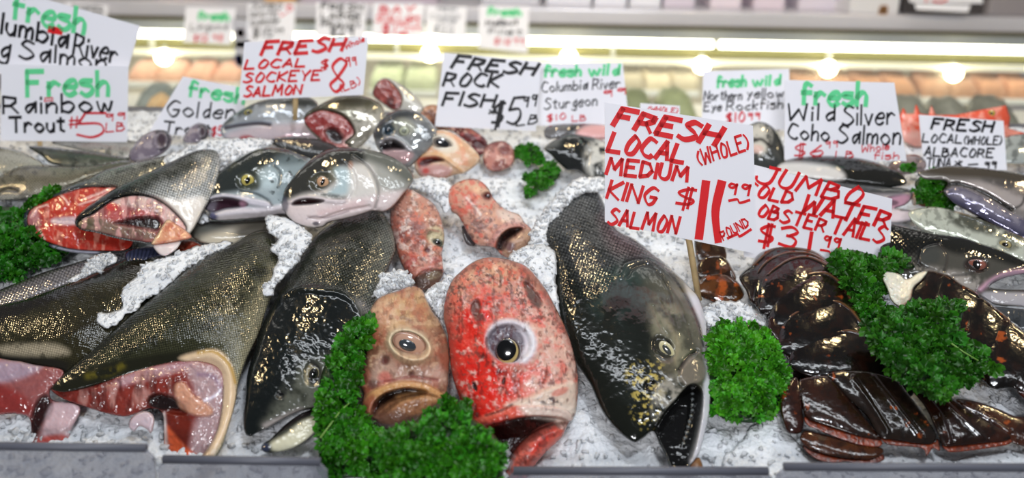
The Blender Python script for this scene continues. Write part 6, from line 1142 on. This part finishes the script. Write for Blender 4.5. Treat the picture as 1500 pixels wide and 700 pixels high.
# goods standing on the case
def goods():
    yb = YC + .12
    def parcel(px0, px1, py0, py1, col, label, name='foam_tray', y=yb, lid=True, deep=.2):
        a, b = at_y(px0, py1, y), at_y(px1, py1, y); z1 = float(at_y((px0 + px1) / 2, py0, y)[2]); z0 = zc(11); m = plain(name + str(px0), col, .5)
        r = empty(name, ((a[0] + b[0]) / 2, y, z0), label, 'box', 'packages standing on the case'); box('box_body', (a[0], y, z0), (b[0], y + deep, z1), m, r, .006)
        if lid: box('lid', (a[0] - .004, y - .006, z1 - .012), (b[0] + .004, y + deep + .006, z1), m, r, .003)
        return r
    for a, b, c, l in ((705, 790, (206, 206, 214), 'pale grey box on the case right of the small green card'), (800, 866, (226, 226, 234), 'white foam box, first of the row right of centre'), (870, 918, (232, 232, 240), 'white foam box, second of the row right of centre'), (922, 968, (232, 232, 238), 'white foam box, third of the row right of centre'),
                       (972, 1018, (214, 204, 216), 'pinkish foam box, fourth of the row right of centre'), (1040, 1086, (226, 214, 222), 'pinkish white package left of the dark gap on the case'), (1104, 1150, (220, 206, 216), 'light mauve package above the coho card'), (1170, 1240, (214, 206, 216), 'wide pale package left of the emblem box')):
        parcel(a, b, -26, 8, c, l)
    r = parcel(1244, 1316, -30, 20, (224, 222, 224), 'white box with a small brown emblem on its lower corner', 'printed_box', YC - .01, False)
    P = at_y(1294, 15, YC - .012); V = [(P[0] - .014, P[1], P[2] - .012), (P[0] + .014, P[1], P[2] - .012), (P[0] + .014, P[1], P[2] + .008), (P[0] + .008, P[1], P[2] + .015), (P[0] - .008, P[1], P[2] + .015), (P[0] - .014, P[1], P[2] + .008)]
    mesh_obj('brown_emblem', V, [(0, 1, 2, 3, 4, 5)], plain('brown_gold_print', (150, 104, 56), .5), r, smooth_=False)
    P = at_y(1294, 15, YC - .0125); mesh_obj('dark_emblem_detail', [(P[0] - .008, P[1], P[2] - .004), (P[0] + .008, P[1], P[2] - .004), (P[0] + .006, P[1], P[2] + .006), (P[0] - .006, P[1], P[2] + .006)], [(0, 1, 2, 3)], plain('dark_print', (50, 36, 30), .5), r, smooth_=False)
    parcel(1322, 1440, -30, 14, (70, 66, 66), 'dark crate on the case at the right behind the price card', 'crate', YC + .05, False); parcel(1450, 1520, -30, 14, (150, 144, 146), 'grey bin at the right end of the case', 'bin', YC + .02)
    parcel(386, 432, -20, 3, (240, 176, 60), 'orange package on the case above the sockeye card', 'package'); parcel(60, 120, -20, 4, (120, 50, 46), 'dark red package on the case at upper left', 'package'); parcel(130, 215, -20, 4, (96, 70, 70), 'brownish package on the case at upper left', 'package')
    parcel(226, 300, -24, 4, (200, 170, 176), 'pinkish package on the case above the green-headed card', 'package'); parcel(440, 640, -24, 2, (196, 180, 196), 'long lilac package on the case behind the small cards', 'package')
goods()
Yg = YC - .045
gr = 'small price cards clipped to the case'
def csign(label, quad, texts): texts = [t[:7] + (t[7] * .8,) for t in texts]; sign(label, quad, Yg, texts, 88, 0, group=gr, name='case_price_card')
csign('small case card with green heading, black word and red price at left', [(272, 10), (346, 12), (338, 66), (268, 62)], [('fresh', 290, 29, 334, 30, 12, 'g', 5), ('Lingcod', 279, 44, 332, 43, 10, 'k', 1.8), ('$12', 282, 60, 304, 60, 9, 'p', 2), ('98', 310, 60, 325, 60, 10, 'p', 2)])
csign('small case card, four black lines, first one right of the blue clip', [(363, 5), (433, 5), (430, 66), (360, 64)], [('JUMBO', 366, 14, 412, 13, 8, 'k', 2), ('WHITE', 366, 26, 406, 25, 8, 'k', 2), ('SHRIMP', 365, 38, 408, 36, 8, 'k', 2), ('$15', 368, 54, 398, 54, 13, 'k', 2.4), ('99', 402, 50, 414, 49, 8, 'k', 1.8), ('LB', 412, 24, 430, 12, 8, 'p', 1.8)])
csign('small case card with the boldest black lines, above the red sockeye card', [(464, 3), (537, 5), (534, 57), (462, 54)], [('FRESH', 470, 14, 530, 16, 9, 'k', 3), ('LARGE', 470, 28, 528, 29, 9, 'k', 3), ('PRAWN', 470, 39, 526, 40, 7, 'k', 2.6), ('$29', 482, 53, 516, 53, 13, 'k', 3)])
csign('small case card written all in red', [(548, 4), (622, 6), (618, 55), (545, 52)], [('BAY', 556, 18, 606, 19, 10, 'p', 3), ('SCALLOPS', 550, 32, 614, 34, 10, 'p', 2.8), ('$12', 556, 50, 598, 51, 15, 'p', 3), ('99', 600, 46, 614, 46, 9, 'p', 2)])
csign('small case card with faint grey writing', [(625, 8), (684, 10), (681, 55), (623, 50)], [('FRESH', 640, 16, 668, 16, 5, 'y', 1.5), ('COOKED', 630, 27, 674, 28, 6, 'y', 1.3), ('CRAB', 640, 34, 668, 34, 5, 'y', 1.3), ('$22', 634, 48, 664, 49, 11, 'y', 1.8)])
csign('small case card with green heading and pink price above the rock fish card', [(702, 8), (775, 10), (773, 78), (700, 70)], [('fresh', 714, 22, 762, 23, 11, 'g', 5), ('Halibut', 712, 38, 758, 36, 8, 'k', 2.6), ('fillet', 714, 50, 764, 51, 8, 'k', 2), ('$18', 722, 64, 746, 66, 9, 'p', 1.8), ('99', 750, 64, 766, 66, 10, 'p', 1.8)])
csign('small case card half hidden behind the Columbia River card', [(96, 2), (159, 8), (156, 30), (98, 26)], [('SMOKED', 104, 12, 150, 16, 6, 'k', 1.8), ('COD', 118, 20, 152, 22, 5, 'k', 1.6)])
csign('small case card at upper right with red digits, in front of the dark crate', [(1332, -14), (1438, -12), (1440, 5), (1332, 3)], [('15', 1352, 3, 1386, 3, 14, 'p', 3)])
csign('blank second card below the upper right card', [(1340, 5), (1422, 7), (1418, 18), (1342, 14)], [])
# small blue and red clip strip on the case
r = empty('clip_strip', Vector(at_y(352, 60, YC - .05)), 'narrow clip strip with red and blue tabs left of the white card', 'clip strip')
def cb(n, x0, y0, x1, y1, col):
    a, b = at_y(x0, y1, YC - .05), at_y(x1, y0, YC - .05); box(n, (a[0], a[1] - .004, a[2]), (b[0], a[1] + .004, b[2]), plain(n, col, .5), r)
cb('strip', 347, 28, 360, 98, (196, 196, 206)); cb('red_tab', 348, 42, 358, 54, (200, 60, 60)); cb('dark_tab', 346, 60, 366, 70, (40, 40, 60)); cb('blue_tab', 346, 80, 356, 96, (50, 80, 190))
ice_chips(11000)
